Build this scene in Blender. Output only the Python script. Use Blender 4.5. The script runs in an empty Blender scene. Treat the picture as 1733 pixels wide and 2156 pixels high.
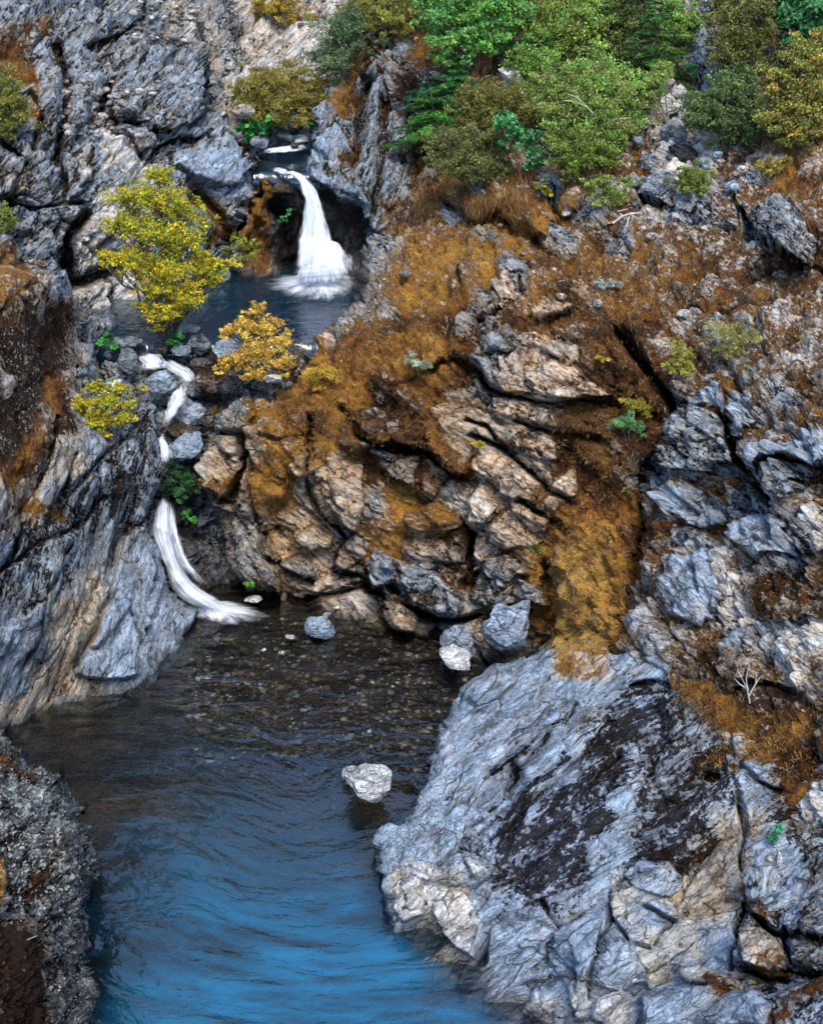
import bpy, bmesh, math
import numpy as np
from mathutils import Vector, Matrix
rng = np.random.default_rng(7)
PI = math.pi
scene = bpy.context.scene
C = scene.collection

# ------------------------------------------------------------------ camera
# Drafting frame 1733 x 2156; the helper functions below turn a sight line plus a real distance into a world point.
FW, FH, FL = 1733.0, 2156.0, 2668.0
PITCH = math.radians(27.0)
CAM = np.array([0.0, 0.0, 12.0])
cd = bpy.data.cameras.new('camera')
cam = bpy.data.objects.new('camera', cd); C.objects.link(cam); scene.camera = cam
cam.location = CAM; cam.rotation_euler = (PI/2 - PITCH, 0, 0)
cd.sensor_fit = 'VERTICAL'; cd.sensor_height = 24; cd.lens = 24*FL/FH; cd.clip_end = 2000; cd.clip_start = .1
cp, sp = math.cos(PITCH), math.sin(PITCH)

def W(u, v, Y):
    """world point on the sight line of (u, v) at horizontal distance Y"""
    u, v, Y = np.broadcast_arrays(np.asarray(u, float), np.asarray(v, float), np.asarray(Y, float))
    x = (u-FW/2)/FL; t = (v-FH/2)/FL
    dy = cp - t*sp; dz = -sp - t*cp
    k = Y/dy
    return np.stack([x*k, Y, CAM[2]+dz*k], -1)
def Yz(v, z):
    """distance at which the sight line of row v reaches height z"""
    t = (np.asarray(v, float)-FH/2)/FL
    return (z-CAM[2])*(cp-t*sp)/(-sp-t*cp)
def proj(p):
    d = p-CAM
    f = d[..., 1]*cp - d[..., 2]*sp; up = d[..., 1]*sp + d[..., 2]*cp
    return FW/2+FL*d[..., 0]/f, FH/2-FL*up/f, f
def T(tile, pts):
    o = {1: (0, 0, .5), 2: (812, 0, .5312), 3: (0, 632, .5), 4: (812, 632, .5312), 5: (0, 1354, .5), 6: (812, 1354, .5312)}[tile]
    return [(o[0]+x*o[2], o[1]+y*o[2]) for x, y in pts]

# ------------------------------------------------------------------ noise
def _h(ix, iy, iz, s):
    n = (ix.astype(np.uint32)*np.uint32(374761393) + iy.astype(np.uint32)*np.uint32(668265263)
         + iz.astype(np.uint32)*np.uint32(2147483647) + np.uint32((s*2654435761) & 0xffffffff))
    n = (n ^ (n >> np.uint32(13)))*np.uint32(1274126177)
    n = (n ^ (n >> np.uint32(16)))*np.uint32(2246822519)
    n ^= n >> np.uint32(15)
    return (n & np.uint32(0xffffff)).astype(np.float32)/np.float32(0xffffff)
def vnoise(p, s=0):
    i = np.floor(p).astype(np.int64); f = (p-i).astype(np.float32); f = f*f*f*(f*(f*6-15)+10)
    r = 0
    for a in (0, 1):
        wa = f[:, 0] if a else 1-f[:, 0]
        for b in (0, 1):
            wb = f[:, 1] if b else 1-f[:, 1]
            for c in (0, 1):
                wc = f[:, 2] if c else 1-f[:, 2]
                r = r + wa*wb*wc*_h(i[:, 0]+a, i[:, 1]+b, i[:, 2]+c, s)
    return r*2-1
def fbm(p, sc, octv=4, s=0, gain=.5, ridged=False):
    r = np.zeros(len(p), np.float32); a = 1.0; tot = 0
    for k in range(octv):
        n = vnoise(p*sc*(2.03**k)+k*17.3, s+k)
        if ridged: n = 1-2*np.abs(n)
        r += a*n; tot += a; a *= gain
    return r/tot
def facets(p, size, s, tilt=1.0, off=1.0):
    """jointed-rock relief: upper envelope of tilted, steep-sided blocks on a jittered lattice. returns height (about -1..1) and how far the point is from a joint"""
    q = p/size; i = np.floor(q).astype(np.int64)
    n = len(p); b1 = np.full(n, -9, np.float32); b2 = b1.copy()
    for a in (-1, 0, 1):
        for b in (-1, 0, 1):
            for c in (-1, 0, 1):
                jx, jy, jz = i[:, 0]+a, i[:, 1]+b, i[:, 2]+c
                dx = (q[:, 0]-jx-.15-.7*_h(jx, jy, jz, s)).astype(np.float32)
                dy = (q[:, 1]-jy-.15-.7*_h(jx, jy, jz, s+1)).astype(np.float32)
                dz = (q[:, 2]-jz-.15-.7*_h(jx, jy, jz, s+2)).astype(np.float32)
                g1 = _h(jx, jy, jz, s+3)*2-1; g2 = _h(jx, jy, jz, s+4)*2-1; g3 = _h(jx, jy, jz, s+5)*2-1
                ch = np.maximum(np.maximum(np.abs(dx+.5*g1*dz), np.abs(dy+.5*g3*dx)), np.abs(dz+.5*g2*dx))
                v = np.minimum(off*g3*.55 + tilt*(dx*g1+dy*g2+dz*g3), 1.55+.4*g2-3.4*ch)
                up = v > b1
                b2 = np.where(up, b1, np.maximum(b2, v)); b1 = np.where(up, v, b1)
    return np.clip(b1, -1.1, 1.1)-.25, (b1-b2)*.6
def aniso(p, ang, stretch, squash):
    """rotate in the picture's x/z sense so that beds run along ang, stretch along them"""
    c, s = math.cos(ang), math.sin(ang)
    a = p[:, 0]*c + p[:, 2]*s; b = -p[:, 0]*s + p[:, 2]*c
    return np.stack([a/stretch, p[:, 1], b*squash], -1)
def tps(pts, smooth=.002):
    P = np.array([(u/1000, v/1000) for u, v, _ in pts]); z = np.array([y for *_, y in pts]); n = len(P)
    def U(r2): return np.where(r2 > 0, r2*np.log(r2+1e-12), 0)
    K = U(((P[:, None]-P[None])**2).sum(-1)) + smooth*np.eye(n)
    Q = np.hstack([np.ones((n, 1)), P]); A = np.block([[K, Q], [Q.T, np.zeros((3, 3))]])
    w = np.linalg.solve(A, np.concatenate([z, np.zeros(3)]))
    def f(u, v):
        r = w[n] + w[n+1]*u/1000 + w[n+2]*v/1000
        for k in range(n): r = r + w[k]*U((u/1000-P[k, 0])**2+(v/1000-P[k, 1])**2)
        return r
    return f
def seg_dist(u, v, pts, closed, cull):
    """distance to a polyline, nearest point; far ones are left at 1e3"""
    d = np.full(u.shape, 1e3); nu = u.copy(); nv = v.copy(); side = np.zeros(u.shape)
    n = len(pts)
    for k in range(n if closed else n-1):
        (x0, y0), (x1, y1) = pts[k], pts[(k+1) % n]
        m = (u > min(x0, x1)-cull) & (u < max(x0, x1)+cull) & (v > min(y0, y1)-cull) & (v < max(y0, y1)+cull)
        if not m.any(): continue
        uu, vv = u[m], v[m]; ex, ey = x1-x0, y1-y0; L = ex*ex+ey*ey+1e-9
        t = np.clip(((uu-x0)*ex+(vv-y0)*ey)/L, 0, 1); px, py = x0+t*ex, y0+t*ey
        dd = np.hypot(uu-px, vv-py); b = dd < d[m]
        idx = np.where(m)[0] if u.ndim == 1 else None
        j = idx[b]
        d[j] = dd[b]; nu[j] = px[b]; nv[j] = py[b]; side[j] = np.sign(ex*(vv[b]-y0)-ey*(uu[b]-x0))
    return d, nu, nv, side
def inside(u, v, pts):
    r = np.zeros(u.shape, bool); n = len(pts)
    for k in range(n):
        (x0, y0), (x1, y1) = pts[k], pts[(k+1) % n]
        if y0 == y1: continue
        c = ((y0 > v) != (y1 > v)) & (u < (x1-x0)*(v-y0)/(y1-y0)+x0)
        r ^= c
    return r
def ragged(pts, amp, step=14, seed=3, lo=-5, hi=1740):
    out = []; n = len(pts); r = np.random.default_rng(seed)
    for k in range(n):
        (x0, y0), (x1, y1) = pts[k], pts[(k+1) % n]; L = math.hypot(x1-x0, y1-y0)
        off = (x0 < lo and x1 < lo) or (x0 > hi and x1 > hi) or (y0 < -20 and y1 < -20) or L < 3
        m = 1 if off else max(1, int(L/step))
        for i in range(m):
            t = i/m; a = amp*(r.random()-.5)*2*(0 if off else 1)
            out.append((x0+(x1-x0)*t-(y1-y0)/L*a, y0+(y1-y0)*t+(x1-x0)/L*a))
    return out
sstep = lambda a, b, x: (lambda t: t*t*(3-2*t))(np.clip((x-a)/(b-a), 0, 1))

# ------------------------------------------------------------------ what grows and lies where (one letter per 58 x 57 patch)
ORDER = ['B', 'G', 'P', 'T', 'L', 'D', 'R', 'O', 'Y', 'M']   # letters of the table below, as indices
GRID = [
    [1, 1, 1, 1, 1, 1, 3, 2, 1, 2, 2, 2, 2, 7, 7, 9, 9, 9, 9, 9, 9, 9, 9, 9, 9, 1, 9, 9, 9, 9],
    [9, 1, 1, 1, 1, 1, 1, 3, 1, 2, 2, 2, 2, 6, 1, 7, 9, 9, 9, 9, 9, 9, 9, 9, 9, 1, 9, 9, 9, 9],
    [9, 9, 1, 1, 1, 1, 1, 1, 2, 2, 2, 2, 1, 1, 6, 9, 9, 9, 9, 2, 9, 9, 9, 9, 9, 1, 1, 9, 9, 9],
    [1, 7, 1, 1, 1, 1, 1, 1, 3, 1, 1, 1, 6, 1, 6, 9, 9, 9, 2, 9, 9, 9, 9, 9, 2, 2, 9, 9, 9, 9],
    [1, 1, 1, 1, 2, 1, 1, 1, 2, 1, 1, 1, 1, 1, 1, 9, 9, 9, 9, 9, 9, 9, 9, 9, 2, 2, 9, 9, 9, 9],
    [1, 1, 1, 1, 2, 2, 1, 1, 0, 1, 0, 0, 6, 1, 1, 6, 9, 9, 9, 9, 9, 9, 9, 9, 2, 2, 9, 9, 7, 7],
    [1, 1, 1, 1, 1, 2, 1, 0, 0, 6, 5, 1, 1, 1, 1, 6, 7, 9, 7, 1, 9, 9, 9, 1, 2, 1, 9, 9, 7, 9],
    [1, 1, 1, 1, 2, 2, 1, 0, 1, 7, 5, 5, 1, 1, 6, 7, 1, 7, 9, 7, 9, 1, 9, 9, 1, 1, 9, 1, 1, 9],
    [1, 1, 1, 2, 2, 1, 1, 1, 6, 7, 7, 5, 5, 1, 7, 9, 7, 1, 7, 9, 1, 9, 1, 9, 9, 9, 9, 1, 0, 6],
    [7, 1, 1, 2, 1, 1, 1, 1, 1, 7, 5, 5, 5, 0, 0, 7, 9, 7, 1, 9, 9, 9, 9, 9, 9, 9, 9, 6, 6, 9],
    [7, 9, 1, 1, 2, 1, 1, 1, 5, 5, 5, 5, 5, 0, 0, 7, 9, 1, 1, 9, 6, 9, 9, 9, 9, 9, 9, 9, 9, 9],
    [6, 6, 6, 1, 2, 2, 5, 5, 5, 5, 5, 5, 0, 0, 6, 6, 1, 1, 6, 9, 9, 6, 6, 6, 9, 0, 0, 9, 9, 9],
    [6, 6, 6, 1, 2, 1, 5, 5, 5, 5, 5, 7, 6, 6, 7, 7, 6, 1, 1, 2, 1, 6, 6, 6, 9, 9, 0, 0, 9, 9],
    [6, 6, 6, 2, 1, 5, 1, 5, 5, 1, 7, 7, 6, 7, 7, 7, 6, 1, 1, 2, 2, 6, 6, 6, 9, 0, 0, 0, 9, 9],
    [6, 6, 6, 1, 1, 1, 1, 5, 1, 3, 7, 6, 7, 6, 6, 6, 1, 1, 2, 2, 2, 6, 6, 6, 1, 0, 0, 0, 1, 9],
    [6, 6, 6, 1, 1, 1, 1, 1, 3, 3, 7, 6, 7, 6, 1, 6, 2, 2, 2, 2, 9, 7, 6, 1, 1, 0, 0, 0, 0, 6],
    [6, 6, 3, 1, 1, 1, 1, 3, 3, 3, 7, 7, 7, 6, 6, 6, 2, 2, 1, 2, 6, 7, 6, 1, 1, 1, 0, 0, 0, 1],
    [7, 6, 3, 1, 1, 1, 1, 3, 3, 7, 7, 3, 3, 6, 6, 6, 6, 2, 2, 2, 6, 6, 6, 1, 0, 0, 1, 0, 1, 9],
    [6, 3, 1, 1, 1, 1, 5, 3, 3, 7, 7, 3, 3, 1, 7, 6, 2, 2, 2, 9, 6, 6, 7, 0, 0, 9, 1, 1, 0, 9],
    [6, 3, 1, 1, 1, 1, 5, 3, 3, 3, 3, 3, 1, 7, 7, 3, 2, 2, 6, 9, 7, 7, 6, 6, 1, 0, 0, 0, 1, 1],
    [1, 1, 1, 1, 1, 0, 5, 1, 3, 3, 3, 3, 1, 7, 7, 3, 1, 2, 6, 7, 8, 7, 7, 0, 0, 1, 0, 0, 1, 6],
    [1, 1, 1, 3, 0, 0, 5, 5, 3, 3, 3, 2, 1, 1, 1, 1, 6, 1, 6, 7, 8, 8, 0, 0, 0, 1, 2, 6, 6, 9],
    [1, 1, 3, 3, 0, 0, 0, 5, 1, 3, 3, 3, 2, 1, 1, 1, 1, 0, 6, 7, 8, 7, 0, 0, 0, 2, 2, 2, 1, 1],
    [0, 1, 3, 3, 0, 0, 0, 0, 5, 5, 5, 5, 5, 3, 3, 3, 1, 0, 0, 0, 8, 8, 7, 0, 0, 9, 1, 2, 2, 2],
    [0, 1, 3, 0, 0, 0, 0, 5, 5, 5, 5, 5, 5, 5, 5, 5, 2, 1, 5, 0, 7, 7, 0, 0, 0, 6, 6, 9, 2, 9],
    [0, 3, 3, 3, 0, 5, 5, 5, 5, 5, 5, 5, 5, 5, 5, 5, 5, 0, 0, 0, 0, 0, 0, 0, 1, 6, 6, 6, 6, 9],
    [3, 3, 0, 0, 5, 5, 5, 5, 5, 5, 5, 5, 5, 5, 5, 5, 0, 0, 0, 0, 0, 1, 0, 0, 1, 1, 7, 6, 7, 6],
    [4, 5, 5, 5, 5, 5, 5, 5, 5, 5, 5, 5, 5, 5, 5, 0, 0, 0, 0, 0, 0, 6, 1, 1, 1, 1, 1, 7, 6, 6],
    [4, 4, 5, 5, 5, 5, 5, 5, 5, 5, 5, 5, 5, 5, 5, 0, 0, 0, 0, 0, 0, 1, 6, 1, 1, 1, 6, 0, 6, 6],
    [4, 4, 4, 5, 5, 5, 5, 5, 5, 5, 5, 5, 5, 5, 5, 0, 0, 0, 0, 1, 6, 6, 0, 1, 1, 6, 6, 0, 6, 2],
    [4, 4, 4, 5, 5, 5, 5, 5, 5, 5, 5, 5, 5, 5, 0, 0, 0, 0, 1, 6, 6, 6, 1, 1, 6, 1, 3, 3, 1, 1],
    [4, 4, 4, 5, 5, 5, 5, 5, 5, 5, 5, 5, 5, 5, 0, 0, 0, 0, 6, 6, 6, 0, 0, 6, 6, 3, 3, 0, 0, 1],
    [4, 4, 4, 5, 5, 5, 5, 5, 5, 5, 5, 5, 5, 5, 2, 2, 3, 0, 1, 6, 6, 0, 3, 3, 3, 3, 3, 0, 0, 1],
    [4, 4, 4, 5, 5, 5, 5, 5, 5, 5, 5, 5, 5, 5, 2, 2, 3, 0, 0, 6, 1, 0, 3, 0, 3, 3, 1, 1, 0, 0],
    [6, 4, 4, 5, 5, 5, 5, 5, 5, 5, 5, 5, 5, 5, 5, 3, 3, 0, 0, 0, 0, 0, 0, 3, 3, 0, 1, 3, 0, 1],
    [6, 6, 4, 5, 5, 5, 5, 5, 5, 5, 5, 5, 5, 5, 5, 5, 3, 0, 0, 0, 0, 0, 3, 3, 0, 0, 6, 3, 1, 1],
    [6, 6, 4, 5, 5, 5, 5, 5, 5, 5, 5, 5, 5, 5, 5, 5, 5, 0, 0, 0, 2, 0, 0, 0, 0, 9, 1, 6, 0, 0],
    [6, 6, 4, 5, 5, 5, 5, 5, 5, 5, 5, 5, 5, 5, 5, 5, 5, 5, 2, 2, 3, 2, 2, 0, 0, 0, 0, 0, 6, 6]]
GRID = [[ORDER[k] for k in row] for row in GRID]
#        tint rgb            moss dark speck | moss hue, wet, soft
KEY = {'B': (.205, .26, .325, .05, .15, .12, .5, 0),
       'N': (.24, .28, .325, .36, .30, .35, .35, 0),
       'K': (.24, .29, .37, .20, .60, .05, .12, 0),
       'G': (.20, .24, .28, .16, .44, .38, .35, 0),
       'P': (.42, .43, .43, .20, .24, .3, .4, 0),
       'T': (.30, .29, .26, .22, .20, .15, .4, 0),
       'L': (.09, .10, .105, .10, .52, .98, .15, 0),
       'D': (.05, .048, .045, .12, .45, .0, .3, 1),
       'R': (.24, .24, .24, .47, .40, .45, .12, 0),
       'O': (.30, .28, .26, .50, .22, .25, .60, 0),
       'Y': (.28, .30, .33, .60, .10, .05, 1.0, 0),
       'M': (.33, .345, .36, .42, .30, .50, .34, 0)}
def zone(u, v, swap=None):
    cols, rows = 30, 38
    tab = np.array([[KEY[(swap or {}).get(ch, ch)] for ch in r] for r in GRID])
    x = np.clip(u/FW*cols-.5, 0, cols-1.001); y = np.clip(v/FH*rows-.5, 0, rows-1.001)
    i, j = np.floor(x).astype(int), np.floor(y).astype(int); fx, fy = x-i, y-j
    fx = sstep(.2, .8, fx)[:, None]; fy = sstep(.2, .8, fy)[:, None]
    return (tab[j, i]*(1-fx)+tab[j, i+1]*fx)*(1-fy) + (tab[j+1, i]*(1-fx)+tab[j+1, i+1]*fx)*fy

# ------------------------------------------------------------------ object helpers
def tag(o, label=None, cat=None, group=None, kind=None):
    for k, x in (('label', label), ('category', cat), ('group', group), ('kind', kind)):
        if x: o[k] = x
    return o
def mesh_obj(name, co, faces, mat, parent=None, smooth=True, attrs=None, uv=None):
    me = bpy.data.meshes.new(name)
    co = np.asarray(co, np.float32)
    if isinstance(faces, np.ndarray):
        nf, k = faces.shape
        me.vertices.add(len(co)); me.vertices.foreach_set('co', co.ravel())
        me.loops.add(nf*k); me.loops.foreach_set('vertex_index', faces.astype(np.int32).ravel())
        me.polygons.add(nf); me.polygons.foreach_set('loop_start', np.arange(0, nf*k, k, dtype=np.int32))
        me.update(calc_edges=True)
    else:
        me.from_pydata([tuple(map(float, c)) for c in co], [], faces); me.update()
    if smooth: me.polygons.foreach_set('use_smooth', np.ones(len(me.polygons), bool))
    for nm, arr in (attrs or {}).items():
        arr = np.asarray(arr, np.float32)
        if arr.ndim == 1:
            a = me.attributes.new(nm, 'FLOAT', 'POINT'); a.data.foreach_set('value', arr)
        else:
            a = me.attributes.new(nm, 'FLOAT_COLOR', 'POINT')
            if arr.shape[1] == 3: arr = np.hstack([arr, np.ones((len(arr), 1), np.float32)])
            a.data.foreach_set('color', arr.ravel())
    me.materials.append(mat)
    o = bpy.data.objects.new(name, me); C.objects.link(o)
    if parent:
        o.parent = parent; o.matrix_parent_inverse = Matrix.Identity(4)
        if parent.location.length: me.transform(Matrix.Translation(-Vector(parent.location)))
    return o
def empty(name, loc, label, cat, group=None):
    o = bpy.data.objects.new(name, None); C.objects.link(o); o.location = loc; o.empty_display_size = .2
    return tag(o, label, cat, group)

# ------------------------------------------------------------------ materials
class NT:
    def __init__(s, name):
        s.m = bpy.data.materials.new(name); s.m.use_nodes = True; s.t = s.m.node_tree; s.t.nodes.clear()
        s.out = s.t.nodes.new('ShaderNodeOutputMaterial')
    def n(s, typ, **kw):
        x = s.t.nodes.new('ShaderNode'+typ)
        for k, v in kw.items():
            if k in x.inputs.keys() if isinstance(k, str) else False: s.set(x, k, v)
            else: setattr(x, k, v)
        return x
    def set(s, x, k, v):
        if hasattr(v, 'is_linked') or isinstance(v, bpy.types.NodeSocket): s.t.links.new(v, x.inputs[k])
        else: x.inputs[k].default_value = v
    def math(s, op, a, b=None, c=None, clamp=False):
        x = s.t.nodes.new('ShaderNodeMath'); x.operation = op; x.use_clamp = clamp
        for i, v in enumerate((a, b, c)):
            if v is not None: s.set(x, i, v)
        return x.outputs[0]
    def noise(s, vec, scale, detail=4, rough=.55, dist=0):
        x = s.t.nodes.new('ShaderNodeTexNoise'); s.set(x, 'Vector', vec); s.set(x, 'Scale', scale); s.set(x, 'Detail', detail)
        s.set(x, 'Roughness', rough); s.set(x, 'Distortion', dist); return x.outputs['Fac']
    def vor(s, vec, scale, feature='F1', rnd=1):
        x = s.t.nodes.new('ShaderNodeTexVoronoi'); x.feature = feature; s.set(x, 'Vector', vec); s.set(x, 'Scale', scale); s.set(x, 'Randomness', rnd); return x
    def mix(s, f, a, b, blend='MIX'):
        x = s.t.nodes.new('ShaderNodeMix'); x.data_type = 'RGBA'; x.blend_type = blend
        s.set(x, 0, f); s.set(x, 6, a); s.set(x, 7, b); return x.outputs[2]
    def remap(s, v, a, b, c=0, d=1):
        x = s.t.nodes.new('ShaderNodeMapRange'); x.interpolation_type = 'SMOOTHSTEP'
        for i, q in enumerate((v, a, b, c, d)): s.set(x, i, q)
        return x.outputs[0]
    def attr(s, name):
        x = s.t.nodes.new('ShaderNodeAttribute'); x.attribute_name = name; return x
    def link(s, a, b): s.t.links.new(a, b)

def rock_material(name, ang=0.6, stretch=3.0):
    m = NT(name); geo = m.n('NewGeometry'); pos = geo.outputs['Position']
    tint = m.attr('tint').outputs['Color']
    cov = m.n('SeparateColor'); m.set(cov, 0, m.attr('cov').outputs['Color'])
    aux = m.n('SeparateColor'); m.set(aux, 0, m.attr('aux').outputs['Color'])
    mossc, darkc, speck = cov.outputs
    hue, wet, _ = aux.outputs
    mp = m.n('Mapping'); mp.vector_type = 'TEXTURE'; m.set(mp, 'Vector', pos); m.set(mp, 'Rotation', (0, ang, 0)); m.set(mp, 'Scale', (stretch, 1.4, .62))
    bed = mp.outputs[0]
    n_big = m.noise(pos, 1.1, 5, .6); n_mid = m.noise(bed, 6, 6, .65, .6); n_fine = m.noise(pos, 34, 5, .7)
    streak = m.noise(bed, 17, 6, .7, 1.2)
    def facet(vec, scale):
        vo = m.vor(vec, scale); df = m.n('VectorMath'); df.operation = 'SUBTRACT'; m.set(df, 0, vec); m.set(df, 1, vo.outputs['Position'])
        cc = m.n('VectorMath'); cc.operation = 'SUBTRACT'; m.set(cc, 0, vo.outputs['Color']); m.set(cc, 1, (.5, .5, .5)); dt_ = m.n('VectorMath'); dt_.operation = 'DOT_PRODUCT'
        m.set(dt_, 0, df.outputs[0]); m.set(dt_, 1, cc.outputs[0]); sx = m.n('SeparateColor'); m.set(sx, 0, vo.outputs['Color']); return dt_.outputs['Value'], sx.outputs[0]
    nn = m.t.nodes.new('ShaderNodeTexNoise'); m.set(nn, 'Vector', pos); m.set(nn, 'Scale', 3.0); m.set(nn, 'Detail', 5)
    ws = m.n('VectorMath'); ws.operation = 'SCALE'; m.set(ws, 0, nn.outputs['Color']); m.set(ws, 'Scale', .16)
    wv = m.n('VectorMath'); wv.operation = 'ADD'; m.set(wv, 0, bed); m.set(wv, 1, ws.outputs[0])
    fa, fr1 = facet(wv.outputs[0], 5.5); fb, fr2 = facet(wv.outputs[0], 14)
    # rock colour: value changes between beds, pale highlights painted in by noise, ochre stain
    k = m.math('ADD', m.math('MULTIPLY', n_mid, 1.1), m.math('MULTIPLY', streak, .9))
    k = m.math('ADD', k, m.math('MULTIPLY', n_fine, .75)); k = m.math('ADD', k, m.math('MULTIPLY', m.math('ADD', fr1, fr2), .16)); k = m.remap(k, 1.14, 1.92, .27, 2.4)
    sc = m.n('VectorMath'); sc.operation = 'SCALE'; m.set(sc, 0, tint); m.set(sc, 'Scale', k)
    col = sc.outputs[0]
    st = m.remap(m.noise(bed, 3.1, 5, .65), .53, .70)
    col = m.mix(m.math('MULTIPLY', st, .30), col, m.mix(n_fine, (.20, .14, .09, 1), (.36, .31, .24, 1)))
    veins = m.remap(m.math('ABSOLUTE', m.math('SUBTRACT', m.noise(bed, 2.3, 6, .7, 1.5), .5)), 0, .012, 1, 0)
    col = m.mix(m.math('MULTIPLY', veins, .5), col, (.62, .62, .60, 1))
    # fractures: crevice shadow and dirt painted dark into the colour
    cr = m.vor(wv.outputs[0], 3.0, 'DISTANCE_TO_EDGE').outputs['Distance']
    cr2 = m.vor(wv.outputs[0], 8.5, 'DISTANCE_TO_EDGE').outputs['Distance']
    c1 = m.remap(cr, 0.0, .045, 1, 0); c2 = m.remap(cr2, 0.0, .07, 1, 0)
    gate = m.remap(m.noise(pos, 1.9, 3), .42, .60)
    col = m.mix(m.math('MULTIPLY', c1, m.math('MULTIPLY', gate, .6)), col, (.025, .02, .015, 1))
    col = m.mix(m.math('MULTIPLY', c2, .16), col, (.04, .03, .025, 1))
    # black-brown lichen in broken patches
    dn = m.math('ADD', m.math('MULTIPLY', m.noise(bed, 5.5, 7, .75, .8), .55), m.math('MULTIPLY', m.noise(pos, 17, 5, .75), .45))
    dt = m.math('SUBTRACT', .66, m.math('MULTIPLY', darkc, .25))
    dm = m.remap(m.math('SUBTRACT', dn, dt), -.008, .022)
    col = m.mix(m.math('MULTIPLY', dm, .93), col, m.mix(n_fine, (.003, .002, .002, 1), (.016, .006, .003, 1)))
    # moss and dead grass mat
    mn = m.math('ADD', m.math('MULTIPLY', m.noise(pos, 2.9, 7, .74, .5), .5), m.math('MULTIPLY', m.noise(pos, 13, 6, .75), .5))
    nz = m.n('SeparateXYZ'); m.set(nz, 0, geo.outputs['Normal'])
    mn = m.math('ADD', mn, m.math('MULTIPLY', nz.outputs[2], .035))
    mt = m.math('SUBTRACT', .72, m.math('MULTIPLY', mossc, .36))
    mm = m.remap(m.math('SUBTRACT', mn, mt), -.012, .035)
    stn = m.math('MULTIPLY', m.remap(m.math('SUBTRACT', mn, mt), -.20, .02), .85)
    col = m.mix(stn, col, m.mix(1.0, col, m.mix(hue, (.74, .54, .36, 1), (1.2, .76, .34, 1)), 'MULTIPLY'))
    hv = m.math('ADD', hue, m.math('MULTIPLY', m.math('SUBTRACT', n_big, .5), 1.1))
    hv = m.math('ADD', hv, m.math('MULTIPLY', m.math('SUBTRACT', m.noise(pos, 11, 5, .7), .5), 1.2))
    rp = m.n('ValToRGB'); m.set(rp, 0, hv); e = rp.color_ramp.elements
    e[0].position = 0; e[0].color = (.022, .011, .006, 1); e[1].position = 1.0; e[1].color = (.52, .31, .08, 1)
    for ps, cc in ((.25, (.10, .040, .014, 1)), (.5, (.27, .115, .022, 1)), (.75, (.44, .205, .030, 1))):
        x = e.new(ps); x.color = cc
    mfine = m.math('ADD', .45, m.math('MULTIPLY', m.remap(m.noise(pos, 48, 4, .75), .3, .7), 1.3))
    ms = m.n('VectorMath'); ms.operation = 'SCALE'; m.set(ms, 0, rp.outputs[0]); m.set(ms, 'Scale', mfine)
    col = m.mix(mm, col, ms.outputs[0])
    # crustose pale lichen
    sv = m.vor(pos, 26, 'F1').outputs['Distance']
    sn = m.math('ADD', m.math('ADD', m.noise(pos, 17, 5, .75), m.math('MULTIPLY', m.math('SUBTRACT', n_mid, .5), .35)), m.math('MULTIPLY', m.math('SUBTRACT', .5, sv), .22))
    sm = m.remap(m.math('SUBTRACT', sn, m.math('SUBTRACT', .80, m.math('MULTIPLY', speck, .26))), 0, .03)
    sm = m.math('MULTIPLY', sm, m.math('SUBTRACT', 1, m.math('MULTIPLY', mm, .35)))
    col = m.mix(m.math('MULTIPLY', sm, .85), col, m.mix(n_mid, (.36, .40, .40, 1), (.70, .70, .64, 1)))
    # wet
    col = m.mix(m.math('MULTIPLY', wet, .72), col, (.015, .013, .011, 1))
    b = m.n('BsdfPrincipled'); m.set(b, 'Base Color', col)
    m.set(b, 'Roughness', m.math('SUBTRACT', m.remap(n_fine, .3, .7, .62, .85), m.math('MULTIPLY', wet, .42)))
    m.set(b, 'Specular IOR Level', m.math('ADD', m.math('MULTIPLY', m.math('SUBTRACT', 1, dm), .16), m.math('MULTIPLY', wet, .3)))
    # bump
    h = m.math('ADD', m.math('MULTIPLY', n_mid, .045), m.math('MULTIPLY', streak, .04)); h = m.math('ADD', h, m.math('ADD', m.math('MULTIPLY', fa, .40), m.math('MULTIPLY', fb, .38)))
    h = m.math('ADD', h, m.math('MULTIPLY', n_fine, .03))
    h = m.math('SUBTRACT', h, m.math('MULTIPLY', c1, m.math('MULTIPLY', gate, .05)))
    h = m.math('SUBTRACT', h, m.math('MULTIPLY', c2, .016))
    h = m.math('ADD', h, m.math('MULTIPLY', mm, .03)); h = m.math('ADD', h, m.math('MULTIPLY', m.math('MULTIPLY', mm, m.noise(pos, 45, 3, .7)), .06))
    h = m.math('ADD', h, m.math('MULTIPLY', dm, .008))
    bp = m.n('Bump'); m.set(bp, 'Height', h); m.set(bp, 'Strength', 1.0); m.set(bp, 'Distance', 1.0)
    m.link(bp.outputs[0], b.inputs['Normal']); m.link(b.outputs[0], m.out.inputs[0])
    return m.m
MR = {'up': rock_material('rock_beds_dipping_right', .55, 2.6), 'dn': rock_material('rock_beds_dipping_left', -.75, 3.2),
      'steep': rock_material('rock_steep_beds', -1.15, 3.4), 'iso': rock_material('rock_plain', 0, 1.2)}

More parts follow.
